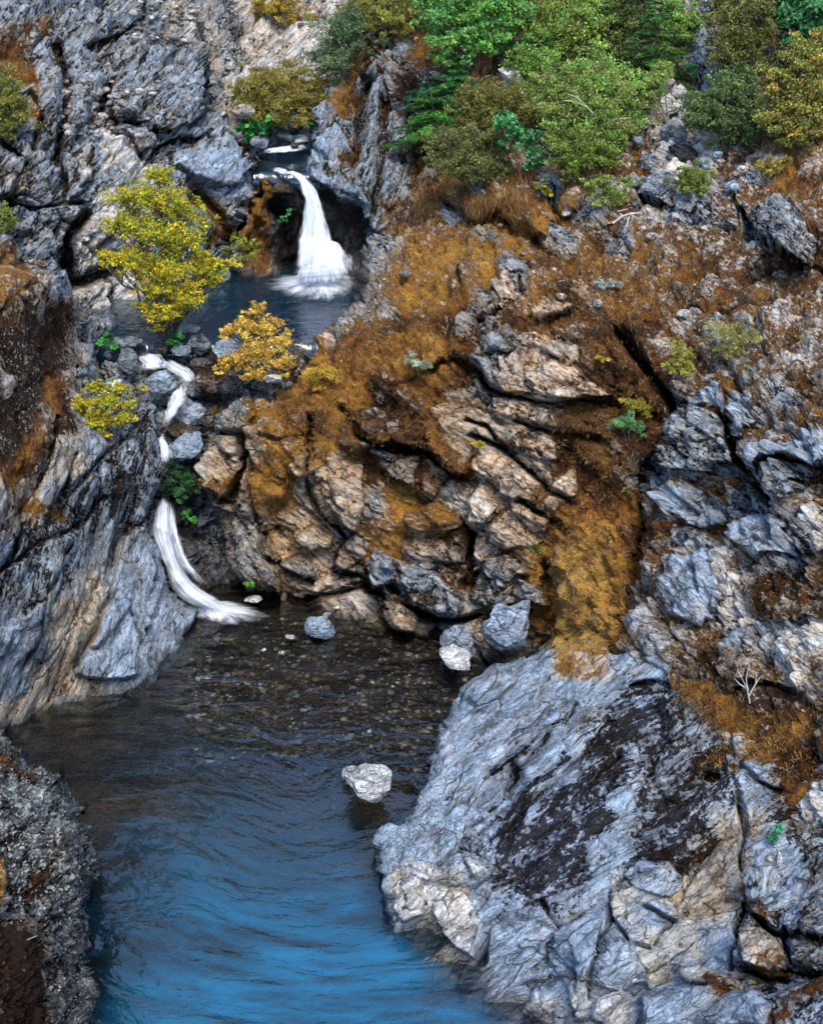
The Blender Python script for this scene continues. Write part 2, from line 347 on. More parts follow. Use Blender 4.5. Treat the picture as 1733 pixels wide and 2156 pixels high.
def leaf_material(name):
    m = NT(name); c = m.attr('tint').outputs['Color']
    d = m.n('BsdfPrincipled'); m.set(d, 'Base Color', c); m.set(d, 'Roughness', .55); m.set(d, 'Specular IOR Level', .25)
    t = m.n('BsdfTranslucent'); m.set(t, 'Color', c); x = m.n('MixShader'); m.set(x, 0, .35)
    m.link(d.outputs[0], x.inputs[1]); m.link(t.outputs[0], x.inputs[2]); m.link(x.outputs[0], m.out.inputs[0]); return m.m
LEAF = leaf_material('leaves')
def bark_material(name, a, b):
    m = NT(name); pos = m.n('NewGeometry').outputs['Position']; n = m.noise(pos, 30, 5, .7)
    p = m.n('BsdfPrincipled'); m.set(p, 'Base Color', m.mix(m.remap(n, .35, .65), a, b)); m.set(p, 'Roughness', .85)
    bp = m.n('Bump'); m.set(bp, 'Height', n); m.set(bp, 'Distance', .02); m.link(bp.outputs[0], p.inputs['Normal'])
    m.link(p.outputs[0], m.out.inputs[0]); return m.m
BARK = bark_material('grey_bark', (.06, .05, .04, 1), (.20, .18, .15, 1))
REDBARK = bark_material('red_bark', (.16, .05, .02, 1), (.34, .15, .06, 1))
DEAD = bark_material('bleached_wood', (.35, .33, .30, 1), (.62, .60, .56, 1))

def water_material(name, absorb, dens, refl, rscale, bump, wind=(1, 1, 1), milk_sky=(.003, .105, .20, 1)):
    m = NT(name); pos = m.n('NewGeometry').outputs['Position']
    mp = m.n('Mapping'); m.set(mp, 'Vector', m.attr('flow').outputs['Color']); m.set(mp, 'Scale', wind)
    h = m.math('ADD', m.math('MULTIPLY', m.noise(mp.outputs[0], rscale, 4, .5, .6), 1), m.math('MULTIPLY', m.noise(mp.outputs[0], rscale*3.1, 2, .5, .4), .12))
    bp = m.n('Bump'); m.set(bp, 'Height', h); m.set(bp, 'Distance', bump); m.set(bp, 'Strength', 1)
    g = m.n('BsdfGlossy'); g.inputs['Roughness'].default_value = .14; m.set(g, 'Color', (1, 1, 1, 1)); m.link(bp.outputs[0], g.inputs['Normal'])
    t = m.n('BsdfTransparent'); m.set(t, 'Color', (.93, .95, .95, 1))
    f = m.n('Fresnel'); m.set(f, 'IOR', refl); m.link(bp.outputs[0], f.inputs['Normal'])
    df = m.n('BsdfDiffuse'); m.set(df, 'Color', milk_sky); m.link(bp.outputs[0], df.inputs['Normal']); mx = m.n('MixShader'); m.link(m.attr('turbid_sky').outputs['Fac'], mx.inputs[0]); m.link(t.outputs[0], mx.inputs[1]); m.link(df.outputs[0], mx.inputs[2]); t = mx  # diffuse blue: water scatter plus painted sky reflection
    x = m.n('MixShader'); m.link(f.outputs[0], x.inputs[0]); m.link(t.outputs[0], x.inputs[1]); m.link(g.outputs[0], x.inputs[2])
    m.link(x.outputs[0], m.out.inputs[0])
    v = m.n('VolumeAbsorption'); m.set(v, 'Color', absorb); m.set(v, 'Density', dens); m.link(v.outputs[0], m.out.inputs['Volume'])
    return m.m
def white_water_material():
    m = NT('white_water'); uv = m.attr('flow').outputs['Color']; s = m.n('SeparateColor'); m.set(s, 0, uv)
    across, along, fade = s.outputs
    mp = m.n('CombineXYZ'); m.set(mp, 0, m.math('MULTIPLY', across, 6)); m.set(mp, 1, m.math('MULTIPLY', along, 1.1)); m.set(mp, 2, m.math('MULTIPLY', fade, .2))
    n = m.noise(mp.outputs[0], 1.6, 5, .62, .35)
    a = m.math('ADD', m.math('MULTIPLY', fade, 1.35), m.math('MULTIPLY', m.math('SUBTRACT', n, .5), 1.5))
    a = m.remap(a, .20, 1.32)
    d = m.n('BsdfDiffuse'); m.set(d, 'Color', m.mix(m.remap(n, .35, .6), (.60, .66, .78, 1), (.95, .96, .98, 1)))
    t = m.n('BsdfTranslucent'); m.set(t, 'Color', (.9, .93, .97, 1)); x = m.n('MixShader'); m.set(x, 0, .4)
    m.link(d.outputs[0], x.inputs[1]); m.link(t.outputs[0], x.inputs[2])
    tr = m.n('BsdfTransparent'); y = m.n('MixShader'); m.link(a, y.inputs[0]); m.link(tr.outputs[0], y.inputs[1]); m.link(x.outputs[0], y.inputs[2])
    m.link(y.outputs[0], m.out.inputs[0]); return m.m
WHITE = white_water_material()

# ------------------------------------------------------------------ rock masses
SH = {}
def shell(key, name, pts, outline, mat, ang, stretch=1.8, squash=1.25, step=3.3, blocks=(), cracks=(), strokes=(), roll=45, R=.6, amp=1.0,
          swap=None, amps=(.30, .16, .075, .03), sizes=(1.25, .55, .24, .11), label=None, cat=None, kind='structure', skirt=66, soft=1.0, seed=0, drop=.03, rag=5, recolor=None, cdep=1.0):
    us = np.array([p[0] for p in outline]); vs = np.array([p[1] for p in outline])
    def axis(a, b, lo, hi):
        r = []; x = a
        while x < b:
            r.append(x); o = max(lo-x, x-hi, 0); x += step*(1+o/35)
        return np.array(r+[b])
    ax = axis(us.min()-skirt, us.max()+skirt, -20, FW+20); ay = axis(vs.min()-skirt, vs.max()+skirt, -20, FH+20)
    U0, V0 = np.meshgrid(ax, ay); nu, nv = len(ax), len(ay); u = U0.ravel().astype(float); v = V0.ravel().astype(float)
    poly = ragged(outline, rag, seed=seed+5)
    d, pu, pv, _ = seg_dist(u, v, poly, True, max(skirt, roll)+25)
    ins = inside(u, v, poly)
    keep = ins | (d <= skirt)
    out = ~ins & keep
    u2 = np.where(out, pu, u); v2 = np.where(out, pv, v)
    Y = tps(pts)(u2, v2)
    x = np.clip(1-d/roll, 0, 1)
    Y = Y + np.where(ins, R*(1-np.sqrt(np.clip(1-x*x, 0, 1))), R + d*drop)
    # named blocks and clefts of this cliff
    q = np.stack([u2/60, v2/60, np.zeros_like(u2)], -1)
    wu = u2 + 7*fbm(q, 1.3, 4, 41+seed) ; wv = v2 + 7*fbm(q, 1.3, 4, 51+seed)
    Ybase = Y.copy()
    crk = np.zeros(len(u)); paint = np.zeros((len(u), 3))
    for bl in blocks:
        P_, h, gu, gv = bl[:4]
        P2 = np.array(P_); m = (wu > P2[:, 0].min()-20) & (wu < P2[:, 0].max()+20) & (wv > P2[:, 1].min()-20) & (wv < P2[:, 1].max()+20)
        if not m.any(): continue
        a, b = wu[m], wv[m]; dd, *_ = seg_dist(a, b, P_, True, 40); i2 = inside(a, b, P_)
        cx, cy = P2.mean(0)
        prof = np.where(i2, sstep(0, 6, dd)*.8+.2*sstep(0, 30, dd), 0)
        Y[m] -= prof*np.maximum(h + gu*(a-cx)/100 + gv*(b-cy)/100, .0)
        crk[m] = np.maximum(crk[m], np.exp(-(dd/3.2)**2)*.8)
    for ck in cracks:
        P_, w_, dep, stp = ck; dep *= cdep; stp *= cdep
        dd, _, _, sd = seg_dist(wu, wv, P_, False, w_*5+60)
        Y += dep*np.exp(-(dd/w_)**2) - stp*np.where(sd < 0, np.exp(-dd/38), 0)*(dd < 900)
        crk = np.maximum(crk, np.exp(-(dd/(w_*.8))**2))
    p = W(u2, v2, Y)
    G = W(u2, v2, Ybase).reshape(nv, nu, 3)
    du = np.zeros_like(G); dv = np.zeros_like(G)
    du[:, 1:-1] = G[:, 2:]-G[:, :-2]; du[:, 0] = G[:, 1]-G[:, 0]; du[:, -1] = G[:, -1]-G[:, -2]
    dv[1:-1] = G[2:]-G[:-2]; dv[0] = G[1]-G[0]; dv[-1] = G[-1]-G[-2]
    def blur(a, k):
        for _ in range(k):
            a[1:-1] = (a[2:]+a[:-2]+2*a[1:-1])/4; a[:, 1:-1] = (a[:, 2:]+a[:, :-2]+2*a[:, 1:-1])/4
        return a
    N = np.cross(dv, du); L = np.linalg.norm(N, axis=-1, keepdims=True); N = np.where(L > 1e-9, N/np.maximum(L, 1e-9), 0); N = blur(N, 4).reshape(-1, 3)
    toc = CAM-p; toc /= np.linalg.norm(toc, axis=-1, keepdims=True)
    sg = np.sign((N*toc).sum(-1)); sg[sg == 0] = 1
    N = N + .15*toc; N /= np.maximum(np.linalg.norm(N, axis=-1, keepdims=True), 1e-6)
    # zones
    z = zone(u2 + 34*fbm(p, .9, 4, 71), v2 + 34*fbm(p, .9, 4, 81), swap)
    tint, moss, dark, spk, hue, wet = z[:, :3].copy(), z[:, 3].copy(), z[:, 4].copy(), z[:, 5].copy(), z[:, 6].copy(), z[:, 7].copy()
    for bl in blocks:
        if len(bl) > 4:
            P_ = bl[0]; c = KEY[bl[4]]; m = inside(wu, wv, P_)
            if m.any():
                e, *_ = seg_dist(wu[m], wv[m], P_, True, 30); k = sstep(0, 8, e)*.8
                tint[m] += (np.array(c[:3])-tint[m])*k[:, None]
                for arr, j in ((moss, 3), (dark, 4), (spk, 5), (hue, 6)): arr[m] += (c[j]-arr[m])*k
    for stk in strokes:      # (polyline, width, channel, value)
        dd, *_ = seg_dist(wu+10*fbm(q, 2.2, 3, 91), wv+10*fbm(q, 2.2, 3, 95), stk[0], False, stk[1]*2.5)
        k = np.exp(-(dd/stk[1])**2)*(dd < 900)
        arr = {'moss': moss, 'dark': dark, 'hue': hue, 'speck': spk, 'wet': wet}[stk[2]]
        arr += (stk[3]*(.74 if stk[2] == 'moss' else 1)-arr)*k
    # relief
    pa = aniso(p, ang, stretch, squash); warp = np.stack([fbm(p, .8, 3, 11+seed), fbm(p, .8, 3, 12+seed), fbm(p, .8, 3, 13+seed)], -1)
    pa = pa + warp*.13
    low = np.zeros(len(p)); disp = np.zeros(len(p)); fs = 1-.12*sstep(.5, .9, moss)*soft
    for k, (sz, am) in enumerate(zip(sizes, amps)):
        val, edge = facets(pa, sz, 100+20*k+seed)
        disp += am*(1.25*val*fs - .32*np.exp(-(edge/.055)**2))
        low += (-val)*(.5, .32, .2, .1)[k]
        crk = np.maximum(crk, np.exp(-(edge/.05)**2)*(.6, .4, .2, .1)[k])
    disp += .05*fbm(pa, 1.6, 5, 31+seed, .55, True)*amp + .012*fbm(p, 13, 3, 33+seed)
    moss = np.clip(moss + low*.5*np.clip(moss*1.8, 0, 1) + .18*crk, 0, 1); dark = np.clip(dark + low*.18, 0, 1.1)
    disp += .035*sstep(.4, .8, moss)*fbm(p, 9, 3, 35)
    p = p + N*(disp*amp)[:, None]
    dark = np.clip(dark + .35*crk, 0, 1.1)
    dark = np.minimum(dark, .80); moss = np.minimum(moss, .86)
    if recolor is not None: recolor(p, u2, v2, tint, moss, dark, spk, hue, wet)
    idx = np.arange(nu*nv).reshape(nv, nu)
    f = np.stack([idx[:-1, :-1], idx[1:, :-1], idx[1:, 1:], idx[:-1, 1:]], -1).reshape(-1, 4)
    f = f[keep[f].all(1)]
    used = np.zeros(len(p), bool); used[f.ravel()] = True; rm = np.cumsum(used)-1
    co = p[used]; f = rm[f]
    at = {'tint': tint[used], 'cov': np.stack([moss, dark, spk], -1)[used], 'aux': np.stack([hue, wet, crk], -1)[used]}
    o = mesh_obj(name, co, f, MR[mat], attrs=at); tag(o, label, cat, kind=kind)
    pu_, pv_, dep = proj(co)
    SH[key] = dict(co=co, n=N[used], u=pu_, v=pv_, d=dep, moss=moss[used], hue=hue[used], ins=ins[used], o=o)
    return o
def hit(u, v, keys, r=9):
    best = None
    for k in keys:
        s = SH[k]; m = np.where((abs(s['u']-u) < r) & (abs(s['v']-v) < r))[0]
        if len(m):
            j = m[np.argmin(s['d'][m]+.02*np.hypot(s['u'][m]-u, s['v'][m]-v))]
            if best is None or s['d'][j] < best[0]: best = (s['d'][j], s['co'][j], s['n'][j])
    if best is None:
        return (hit(u, v, keys, r*3) if r < 200 else (None, None))
    return best[1], best[2]

Z0, Z1, Z2 = 0.0, 3.9, 5.94
# centre and right wall with the wooded slope above it
cpts = [(520, 1270, 19.7), (480, 1180, 20.1), (430, 1000, 20.7), (420, 840, 21.4), (550, 820, 21.2), (560, 1000, 20.3), (640, 745, 21.6), (740, 600, 24.4), (800, 480, 26.2), (870, 420, 26.6), (640, 1270, 19.7), (800, 1330, 18.9),
        (950, 1340, 18.5), (1100, 1400, 17.4), (700, 1000, 19.9), (760, 850, 20.4), (820, 650, 22.2), (1000, 700, 20.6), (1000, 1000, 19.1), (1000, 1220, 18.7), (1150, 1200, 17.7), (1300, 700, 19.3), (1300, 1000, 17.9), (1240, 1300, 15.9), (1250, 1420, 15.2),
        (1600, 700, 18), (1600, 1000, 15.5), (1600, 1300, 13.4), (1700, 1500, 11.7), (1000, 450, 24.6), (1300, 450, 23.2), (1700, 450, 21), (1000, 200, 28.3), (1300, 200, 27), (1700, 200, 24.5), (850, 200, 29.6), (760, 60, 32),
        (1000, 0, 32), (1300, 0, 30.5), (1700, 0, 28), (1000, -200, 35.5), (1700, -200, 31), (1300, -600, 41), (1000, -1000, 45), (1900, -1000, 41), (700, -1000, 46), (1950, 450, 19.4), (1950, 1000, 13), (1950, 1500, 10), (1950, -200, 29),
        (1500, 1700, 11.5), (1700, 1800, 10.2), (1950, 1900, 8.6)]
t4 = lambda *p: T(4, p)
t3 = lambda *p: T(3, p)
t2 = lambda *p: T(2, p)
t6 = lambda *p: T(6, p)
cblocks = [
    (t4((400, 960), (440, 850), (520, 800), (625, 860), (600, 900), (560, 985), (480, 1000)), .40, .25, -.3, 'P'),
    (t4((305, 800), (350, 755), (445, 815), (400, 890), (330, 880)), .32, .2, 0, 'P'),
    (t4((55, 850), (180, 800), (292, 870), (290, 915), (150, 945), (60, 925)), .5, -.2, -.5, 'O'),
    (t4((60, 940), (160, 950), (290, 920), (300, 1050), (220, 1060), (60, 1000)), .2, 0, .3, 'R'),
    (t4((140, 390), (200, 330), (265, 300), (365, 400), (350, 560), (300, 715), (200, 690), (140, 590), (115, 450)), .38, -.2, .35, 'T'),
    (t4((470, 570), (540, 505), (655, 560), (645, 655), (560, 640), (490, 610)), .36, .2, 0, 'P'),
    (t4((430, 690), (500, 640), (530, 700), (520, 805), (440, 775)), .3, .3, 0, 'P'),
    (t4((485, 430), (540, 375), (635, 440), (590, 510), (500, 475)), .28, .2, .2, 'P'),
    (t4((430, 190), (525, 200), (540, 335), (430, 335), (410, 270)), .32, 0, .3, 'P'),
    (t4((545, 210), (700, 200), (790, 290), (855, 345), (760, 372), (620, 372), (525, 335)), .42, .1, .35, 'P'),
    (t4((540, 110), (660, 100), (760, 170), (740, 230), (640, 200)), .25, .1, .1, 'P'),
    (t4((350, 90), (430, 80), (500, 150), (460, 180), (370, 150)), .25, .1, .1, 'B'),
    (t4((790, 440), (830, 420), (840, 500), (790, 490)), .25, .1, .1, 'P'),
    (t4((1035, 600), (1080, 450), (1180, 380), (1290, 430), (1308, 560), (1300, 612), (1180, 662), (1080, 655)), .55, .1, .35, 'G'),
    (t4((1195, 300), (1300, 260), (1300, 400), (1200, 370), (1120, 400)), .2, .1, .1, 'B'),
    (t4((1305, 290), (1420, 300), (1375, 480), (1322, 528), (1295, 470)), .45, -.2, .3, 'B'),
    (t4((1400, 640), (1420, 560), (1530, 555), (1640, 470), (1740, 475), (1740, 600), (1640, 618), (1540, 600), (1430, 640)), .5, 0, .35, 'B'),
    (t4((1415, 655), (1560, 622), (1625, 690), (1600, 750), (1505, 785), (1450, 710)), .4, .1, .2, 'G'),
    (t4((1015, 780), (1080, 720), (1180, 700), (1285, 775), (1262, 845), (1140, 855)), .35, 0, -.1, 'B'),
    (t4((1065, 1150), (1100, 1010), (1220, 940), (1285, 1000), (1295, 1150), (1185, 1255), (1080, 1215)), .32, 0, .1, 'B'),
    (t4((1300, 850), (1420, 800), (1560, 860), (1565, 960), (1420, 1010), (1340, 930)), .3, 0, .1, 'B'),
    (t4((1570, 870), (1640, 770), (1740, 800), (1740, 960), (1650, 1000)), .3, 0, .1, 'P'),
    (t4((1380, 1090), (1500, 1060), (1600, 1110), (1740, 1130), (1700, 1240), (1500, 1260), (1380, 1200)), .18, 0, .2, 'R'),
    (t4((1570, 1110), (1640, 1060), (1740, 1100), (1720, 1140), (1600, 1140)), .22, 0, .1, 'P'),
    (t4((0, 1010), (100, 1040), (200, 1080), (290, 1170), (300, 1250), (200, 1275), (60, 1215), (0, 1140)), .35, .1, .3, 'G'),
    (t4((110, 645), (175, 640), (215, 720), (180, 800), (130, 770)), .25, 0, .2, 'T'),
    (t4((320, 1120), (380, 1020), (470, 1010), (560, 1080), (480, 1110), (400, 1230), (310, 1190)), .3, .1, .1, 'G'),
    (t4((380, 1260), (400, 1180), (490, 1090), (570, 1120), (610, 1220), (520, 1200), (450, 1210)), .45, .1, .3, 'B'),
    (t4((400, 370), (480, 370), (500, 440), (430, 480), (400, 440)), .2, 0, .2, 'P'),
    (t4((640, 690), (720, 640), (720, 760), (640, 850), (600, 800)), .25, .2, .1, 'P'),
    (t3((820, 700), (850, 590), (900, 552), (1022, 562), (1005, 720), (950, 835), (850, 800)), .5, -.1, .2, 'T'),
    (t3((905, 395), (1070, 380), (1082, 480), (1020, 545), (895, 545), (910, 470)), .3, 0, .2, 'G'),
    (t3((1310, 820), (1350, 680), (1400, 620), (1500, 640), (1535, 880), (1500, 985), (1400, 950), (1340, 890)), .42, .1, .25, 'T'),
    (t3((1390, 1130), (1400, 1060), (1500, 968), (1565, 1000), (1520, 1095), (1430, 1155)), .35, .1, .2, 'T'),
    (t3((1498, 1175), (1560, 1030), (1645, 1085), (1640, 1205), (1540, 1225)), .55, .4, .5, 'B'),
    (t3((1590, 1345), (1600, 1235), (1740, 1250), (1740, 1405), (1650, 1395)), .4, 0, .3, 'T'),
    (t3((1198, 700), (1260, 620), (1375, 578), (1355, 700), (1270, 762)), .45, 0, .2, 'O'),
    (t3((960, 880), (1050, 800), (1062, 950), (1150, 1100), (1185, 1262), (1080, 1262), (1000, 1200), (900, 1090), (885, 1010)), .38, .1, .1, 'G'),
    (t3((1400, 600), (1430, 430), (1600, 420), (1622, 590), (1500, 642)), .45, 0, .35, 'R'),
    (t3((1110, 640), (1180, 620), (1200, 740), (1180, 850), (1120, 860)), .25, 0, .1, 'O'),
    (t3((1200, 1000), (1290, 960), (1380, 1010), (1370, 1060), (1250, 1060)), .3, 0, .2, 'P'),
    (t3((1150, 1120), (1240, 1090), (1330, 1130), (1320, 1190), (1200, 1190)), .3, 0, .2, 'G'),
    (t3((800, 830), (880, 790), (960, 850), (950, 930), (850, 900)), .3, 0, .2, 'G'),
    (t3((1500, 560), (1560, 590), (1640, 660), (1733, 660), (1733, 800), (1620, 760), (1520, 650)), .28, 0, .2, 'G'),
    (t2((1420, 800), (1440, 740), (1560, 740), (1610, 800), (1720, 900), (1650, 985), (1540, 960), (1480, 880)), .95, .1, .5, 'G'),
    (t2((1200, 800), (1290, 760), (1400, 790), (1380, 860), (1250, 850)), .35, 0, .2, 'G'),
    (t2((400, 1030), (440, 1000), (490, 1040), (500, 1110), (430, 1120), (390, 1080)), .3, 0, .2, 'P'),
    (t2((340, 1200), (400, 1160), (470, 1120), (480, 1160), (380, 1220)), .25, 0, .2, 'P'),
    (t2((560, 1190), (620, 1120), (720, 1130), (760, 1170), (700, 1200), (600, 1230)), .32, 0, .2, 'P'),
    (t2((350, 1010), (370, 960), (540, 970), (570, 1010), (480, 1030)), .25, 0, .1, 'B'),
    (t2((430, 790), (500, 720), (620, 700), (680, 800), (640, 860), (580, 895), (500, 850)), .6, 0, .4, 'O'),
    (t2((640, 740), (720, 700), (800, 730), (760, 790), (680, 790)), .4, 0, .2, 'O'),
    (t2((440, 330), (500, 270), (590, 290), (590, 350), (520, 360)), .5, 0, .2, 'P'),
]
ccracks = [  # polyline, width, depth, overhang of the upper side
    (t4((150, 250), (200, 212), (290, 200), (350, 250), (385, 320), (440, 355), (520, 375), (600, 400), (660, 402), (760, 385), (850, 400)), 7, .9, .5),
    (t4((905, 65), (950, 140), (1010, 220), (1060, 310), (1108, 385)), 12, 1.4, .25),
    (t4((500, 475), (560, 500), (640, 520), (740, 530), (840, 545)), 6, .6, .3),
    (t4((330, 540), (380, 560), (460, 610), (560, 680), (620, 740), (690, 775)), 6, .7, .25),
    (t4((0, 570), (70, 590), (130, 600), (180, 660), (240, 710), (300, 722)), 7, .8, .4),
    (t4((1290, 440), (1312, 530), (1325, 600), (1380, 645), (1430, 710), (1500, 792)), 10, 1.1, .35),
    (t4((1430, 645), (1540, 605), (1640, 625), (1733, 632)), 6, .6, .3),
    (t4((1060, 680), (1000, 640), (1030, 580), (1060, 480), (1110, 390)), 9, .6, .0),
    (t4((1000, 640), (965, 800), (925, 1000), (905, 1150), (850, 1380)), 12, .7, .0),
    (t4((520, 790), (580, 840), (640, 870), (680, 900)), 7, .7, .3),
    (t4((290, 880), (300, 960), (320, 1090), (290, 1130)), 9, .7, .0),
    (t4((0, 1130), (80, 1215), (180, 1270), (300, 1262), (360, 1240)), 8, .7, .3),
    (t4((620, 1050), (640, 1200), (600, 1330), (560, 1460)), 16, 1.1, .0),
    (t4((300, 470), (380, 500), (420, 560), (500, 620)), 5, .4, .1),
    (t3((1290, 480), (1300, 640), (1290, 820), (1380, 945), (1440, 1000)), 7, .6, .0),
    (t3((1010, 570), (1003, 740), (955, 850), (880, 820)), 8, .8, .0),
    (t3((1040, 640), (1060, 900), (1095, 1080), (1160, 1145), (1300, 1200)), 5, .45, .1),
    (t3((1430, 430), (1490, 560), (1560, 610), (1733, 640)), 7, .7, .25),
    (t3((1380, 1160), (1480, 1170), (1520, 1230), (1590, 1240)), 7, .6, .0),
    (t3((780, 900), (860, 1000), (920, 1150), (950, 1240)), 22, 1.1, .0),
    (t3((1100, 560), (1180, 590), (1280, 560)), 5, .35, .1),
    (t2((140, 690), (230, 790), (340, 850), (430, 800), (520, 860), (590, 900)), 11, 1.0, .5),
    (t2((1400, 780), (1450, 880), (1520, 960), (1640, 1000), (1720, 1000)), 10, 1.0, .6),
    (t2((1000, 740), (1080, 800), (1130, 810)), 6, .6, .2),
    (t2((280, 1060), (300, 1150), (220, 1300), (230, 1400)), 6, .5, .1),
    (t2((1180, 1130), (1240, 1160), (1300, 1150)), 6, .5, .2),
    (t2((560, 1220), (640, 1220), (720, 1200)), 5, .4, .2),
    (t2((350, 1210), (480, 1180), (520, 1060)), 4, .3, .1),
    ([(1650, 1000), (1733, 970)], 6, .5, .2), ([(1460, 1480), (1560, 1430), (1640, 1440)], 7, .5, .2),
    ([(640, 1260), (760, 1240), (900, 1300)], 7, .35, .2),
]
cstroke = [
    ([(920, 760), (850, 800), (830, 860), (900, 930), (960, 1000)], 26, 'moss', .85), ([(930, 880), (940, 960)], 34, 'hue', .25),
    ([(1230, 900), (1250, 1000), (1230, 1080)], 42, 'moss', .95), ([(1230, 900), (1300, 1000)], 40, 'hue', .25), ([(1250, 1090), (1220, 1200), (1230, 1330)], 40, 'hue', .9),
    ([(1300, 700), (1340, 800), (1330, 900)], 46, 'moss', 1.0), ([(1300, 700), (1340, 800)], 50, 'hue', .15),
    ([(560, 860), (590, 960), (560, 1050)], 30, 'moss', .85), ([(560, 860), (590, 1000), (580, 1080)], 30, 'hue', .65),
    ([(660, 830), (720, 760), (860, 700)], 44, 'moss', .9), ([(660, 830), (720, 760), (860, 700)], 44, 'hue', .4),
    ([(830, 600), (900, 520), (1000, 500), (1100, 470)], 38, 'moss', .66), ([(830, 600), (900, 520), (1000, 500), (1100, 470)], 40, 'hue', .65),
    ([(420, 860), (440, 800)], 16, 'moss', .9), ([(540, 830), (530, 880)], 14, 'moss', .9), ([(420, 1010), (470, 1040), (500, 1000)], 14, 'moss', .9),
    ([(430, 1060), (460, 1160), (500, 1240)], 22, 'wet', .8),
    ([(640, 1275), (800, 1335), (920, 1345)], 7, 'wet', .8), ([(760, 600), (690, 690)], 16, 'moss', .0), ([(830, 490), (760, 560)], 14, 'moss', .15),
]
def c_recolor(p, u, v, tint, moss, dark, spk, hue, wet):
    w = np.clip((.30-p[:, 2])/.25, 0, 1)*((u < 1140) & (v > 1180)); wet[:] = np.maximum(wet, w*.8)
    # iron stained country rock of the central face
    st = sstep(380, 520, u)*sstep(1400, 1180, u+.25*(v-900))*sstep(420, 560, v)*sstep(1420, 1300, v)
    st = np.clip(st*(.85+1.3*fbm(p, .9, 4, 303)), 0, 1)
    tint *= 1+st[:, None]*(np.array([.93, .77, .62])-1); moss += .04*st*(1-wet); hue += .10*st
shell('c', 'cliff', cpts, [(930, 330), (850, 400), (800, 470), (757, 520), (745, 570), (738, 610), (690, 672), (642, 740), (625, 800), (545, 822), (425, 828), (412, 905), (408, 960), (400, 1040), (432, 1100), (436, 1175), (470, 1235), (515, 1262), (560, 1275), (640, 1400),
       (900, 1460), (1100, 1560), (1400, 1800), (1640, 2300), (1950, 2300), (1960, -900), (700, -900), (760, -60), (745, 40), (780, 120), (800, 200), (860, 270)],
      'up', -.5, swap={'B': 'N'}, blocks=cblocks, cracks=ccracks, strokes=cstroke, roll=34, R=.45, label='tall broken cliff with rust brown moss above the pool, wooded slope on top', recolor=c_recolor)

# left slab wall
fpts = [(60, 1525, 16.3), (280, 1440, 17.3), (415, 1310, 18.9), (355, 1240, 19.1), (338, 900, 20.3), (342, 1150, 19.4), (150, 1000, 17.4), (0, 1000, 15.9), (0, 600, 18), (130, 610, 19.5), (240, 660, 24), (222, 770, 22), (0, 1300, 15.4), (150, 1300, 16.8), (300, 1300, 18),
        (150, 1430, 16.7), (-200, 1000, 14), (-200, 600, 17), (-200, 1500, 14.5), (0, 1520, 15.9), (230, 850, 20), (250, 1150, 18.7), (100, 800, 18.2), (330, 1380, 17.9), (200, 1600, 16.3), (400, 1420, 18.2)]
fblocks = [(t3((330, 1560), (420, 1480), (605, 1440), (590, 1580), (460, 1615), (340, 1600)), .3, 0, .3, 'B'),
           (t3((500, 1200), (590, 1180), (600, 1240), (430, 1480), (400, 1470)), .2, .1, .1, 'B'),
           (t3((630, 1050), (700, 1060), (715, 1200), (640, 1380), (610, 1380), (600, 1200)), .25, .2, .1, 'B'),
           (t3((110, 1300), (190, 1260), (210, 1330), (130, 1400)), .15, 0, .1, 'B'),
           (t3((340, 170), (420, 180), (410, 260), (350, 280)), .3, 0, .2, 'B'),
           (t3((330, 260), (410, 250), (400, 320), (330, 320)), .3, 0, .2, 'G'),
           (t3((0, 1400), (120, 1380), (100, 1480), (0, 1540)), .15, 0, .1, 'B')]
fcracks = [(t3((700, 870), (610, 950), (520, 1020), (480, 1200), (430, 1380), (345, 1560)), 6, .35, .15),
           (t3((640, 460), (560, 550), (380, 740), (300, 830)), 5, .25, .0), (t3((340, 640), (290, 800), (230, 880)), 5, .25, .0),
           (t3((250, 480), (200, 700), (130, 900), (60, 1100), (0, 1200)), 7, .4, .1), (t3((470, 840), (380, 940), (200, 1020), (60, 1120)), 5, .25, .1),
           (t3((600, 1180), (560, 1300), (610, 1440)), 4, .25, .0), (t3((310, 1040), (240, 1200), (120, 1320)), 5, .2, .1),
           (t3((630, 480), (610, 640), (600, 800), (560, 960)), 6, .25, .1), (t3((200, 1200), (190, 1420), (120, 1560)), 5, .2, .05)]
fstroke = [(t3((640, 460), (560, 550), (380, 740)), 12, 'hue', .5),
           (t3((0, 150), (150, 200), (140, 400), (60, 600)), 60, 'moss', .85), (t3((0, 150), (120, 200), (110, 400), (40, 600)), 60, 'hue', -.1), (t3((0, 150), (120, 200), (110, 400), (40, 600)), 60, 'speck', .85), (t3((250, 350), (180, 560), (80, 740), (20, 960)), 16, 'moss', .75), (t3((250, 350), (180, 560), (80, 740)), 24, 'hue', .5),
           (t3((620, 480), (600, 700), (520, 900)), 24, 'dark', .65), (t3((280, 600), (420, 560)), 24, 'dark', .1), (t3((60, 1000), (280, 940), (480, 900)), 34, 'dark', .62),
           (t3((180, 1140), (300, 1180)), 14, 'dark', .95), (t3((140, 870), (300, 900)), 16, 'moss', .7), (t3((240, 1180), (230, 1500)), 22, 'dark', .1),
           (t3((520, 1100), (480, 1400)), 60, 'dark', .0), (t3((520, 1100), (480, 1400)), 50, 'speck', .0), (t3((100, 1450), (60, 1560)), 50, 'dark', .05)]
def b_recolor(p, u, v, tint, moss, dark, spk, hue, wet):
    wetline(p, u, v, tint, moss, dark, spk, hue, wet); moss *= np.where((u < 1380) & (v > 1640), .35, 1)
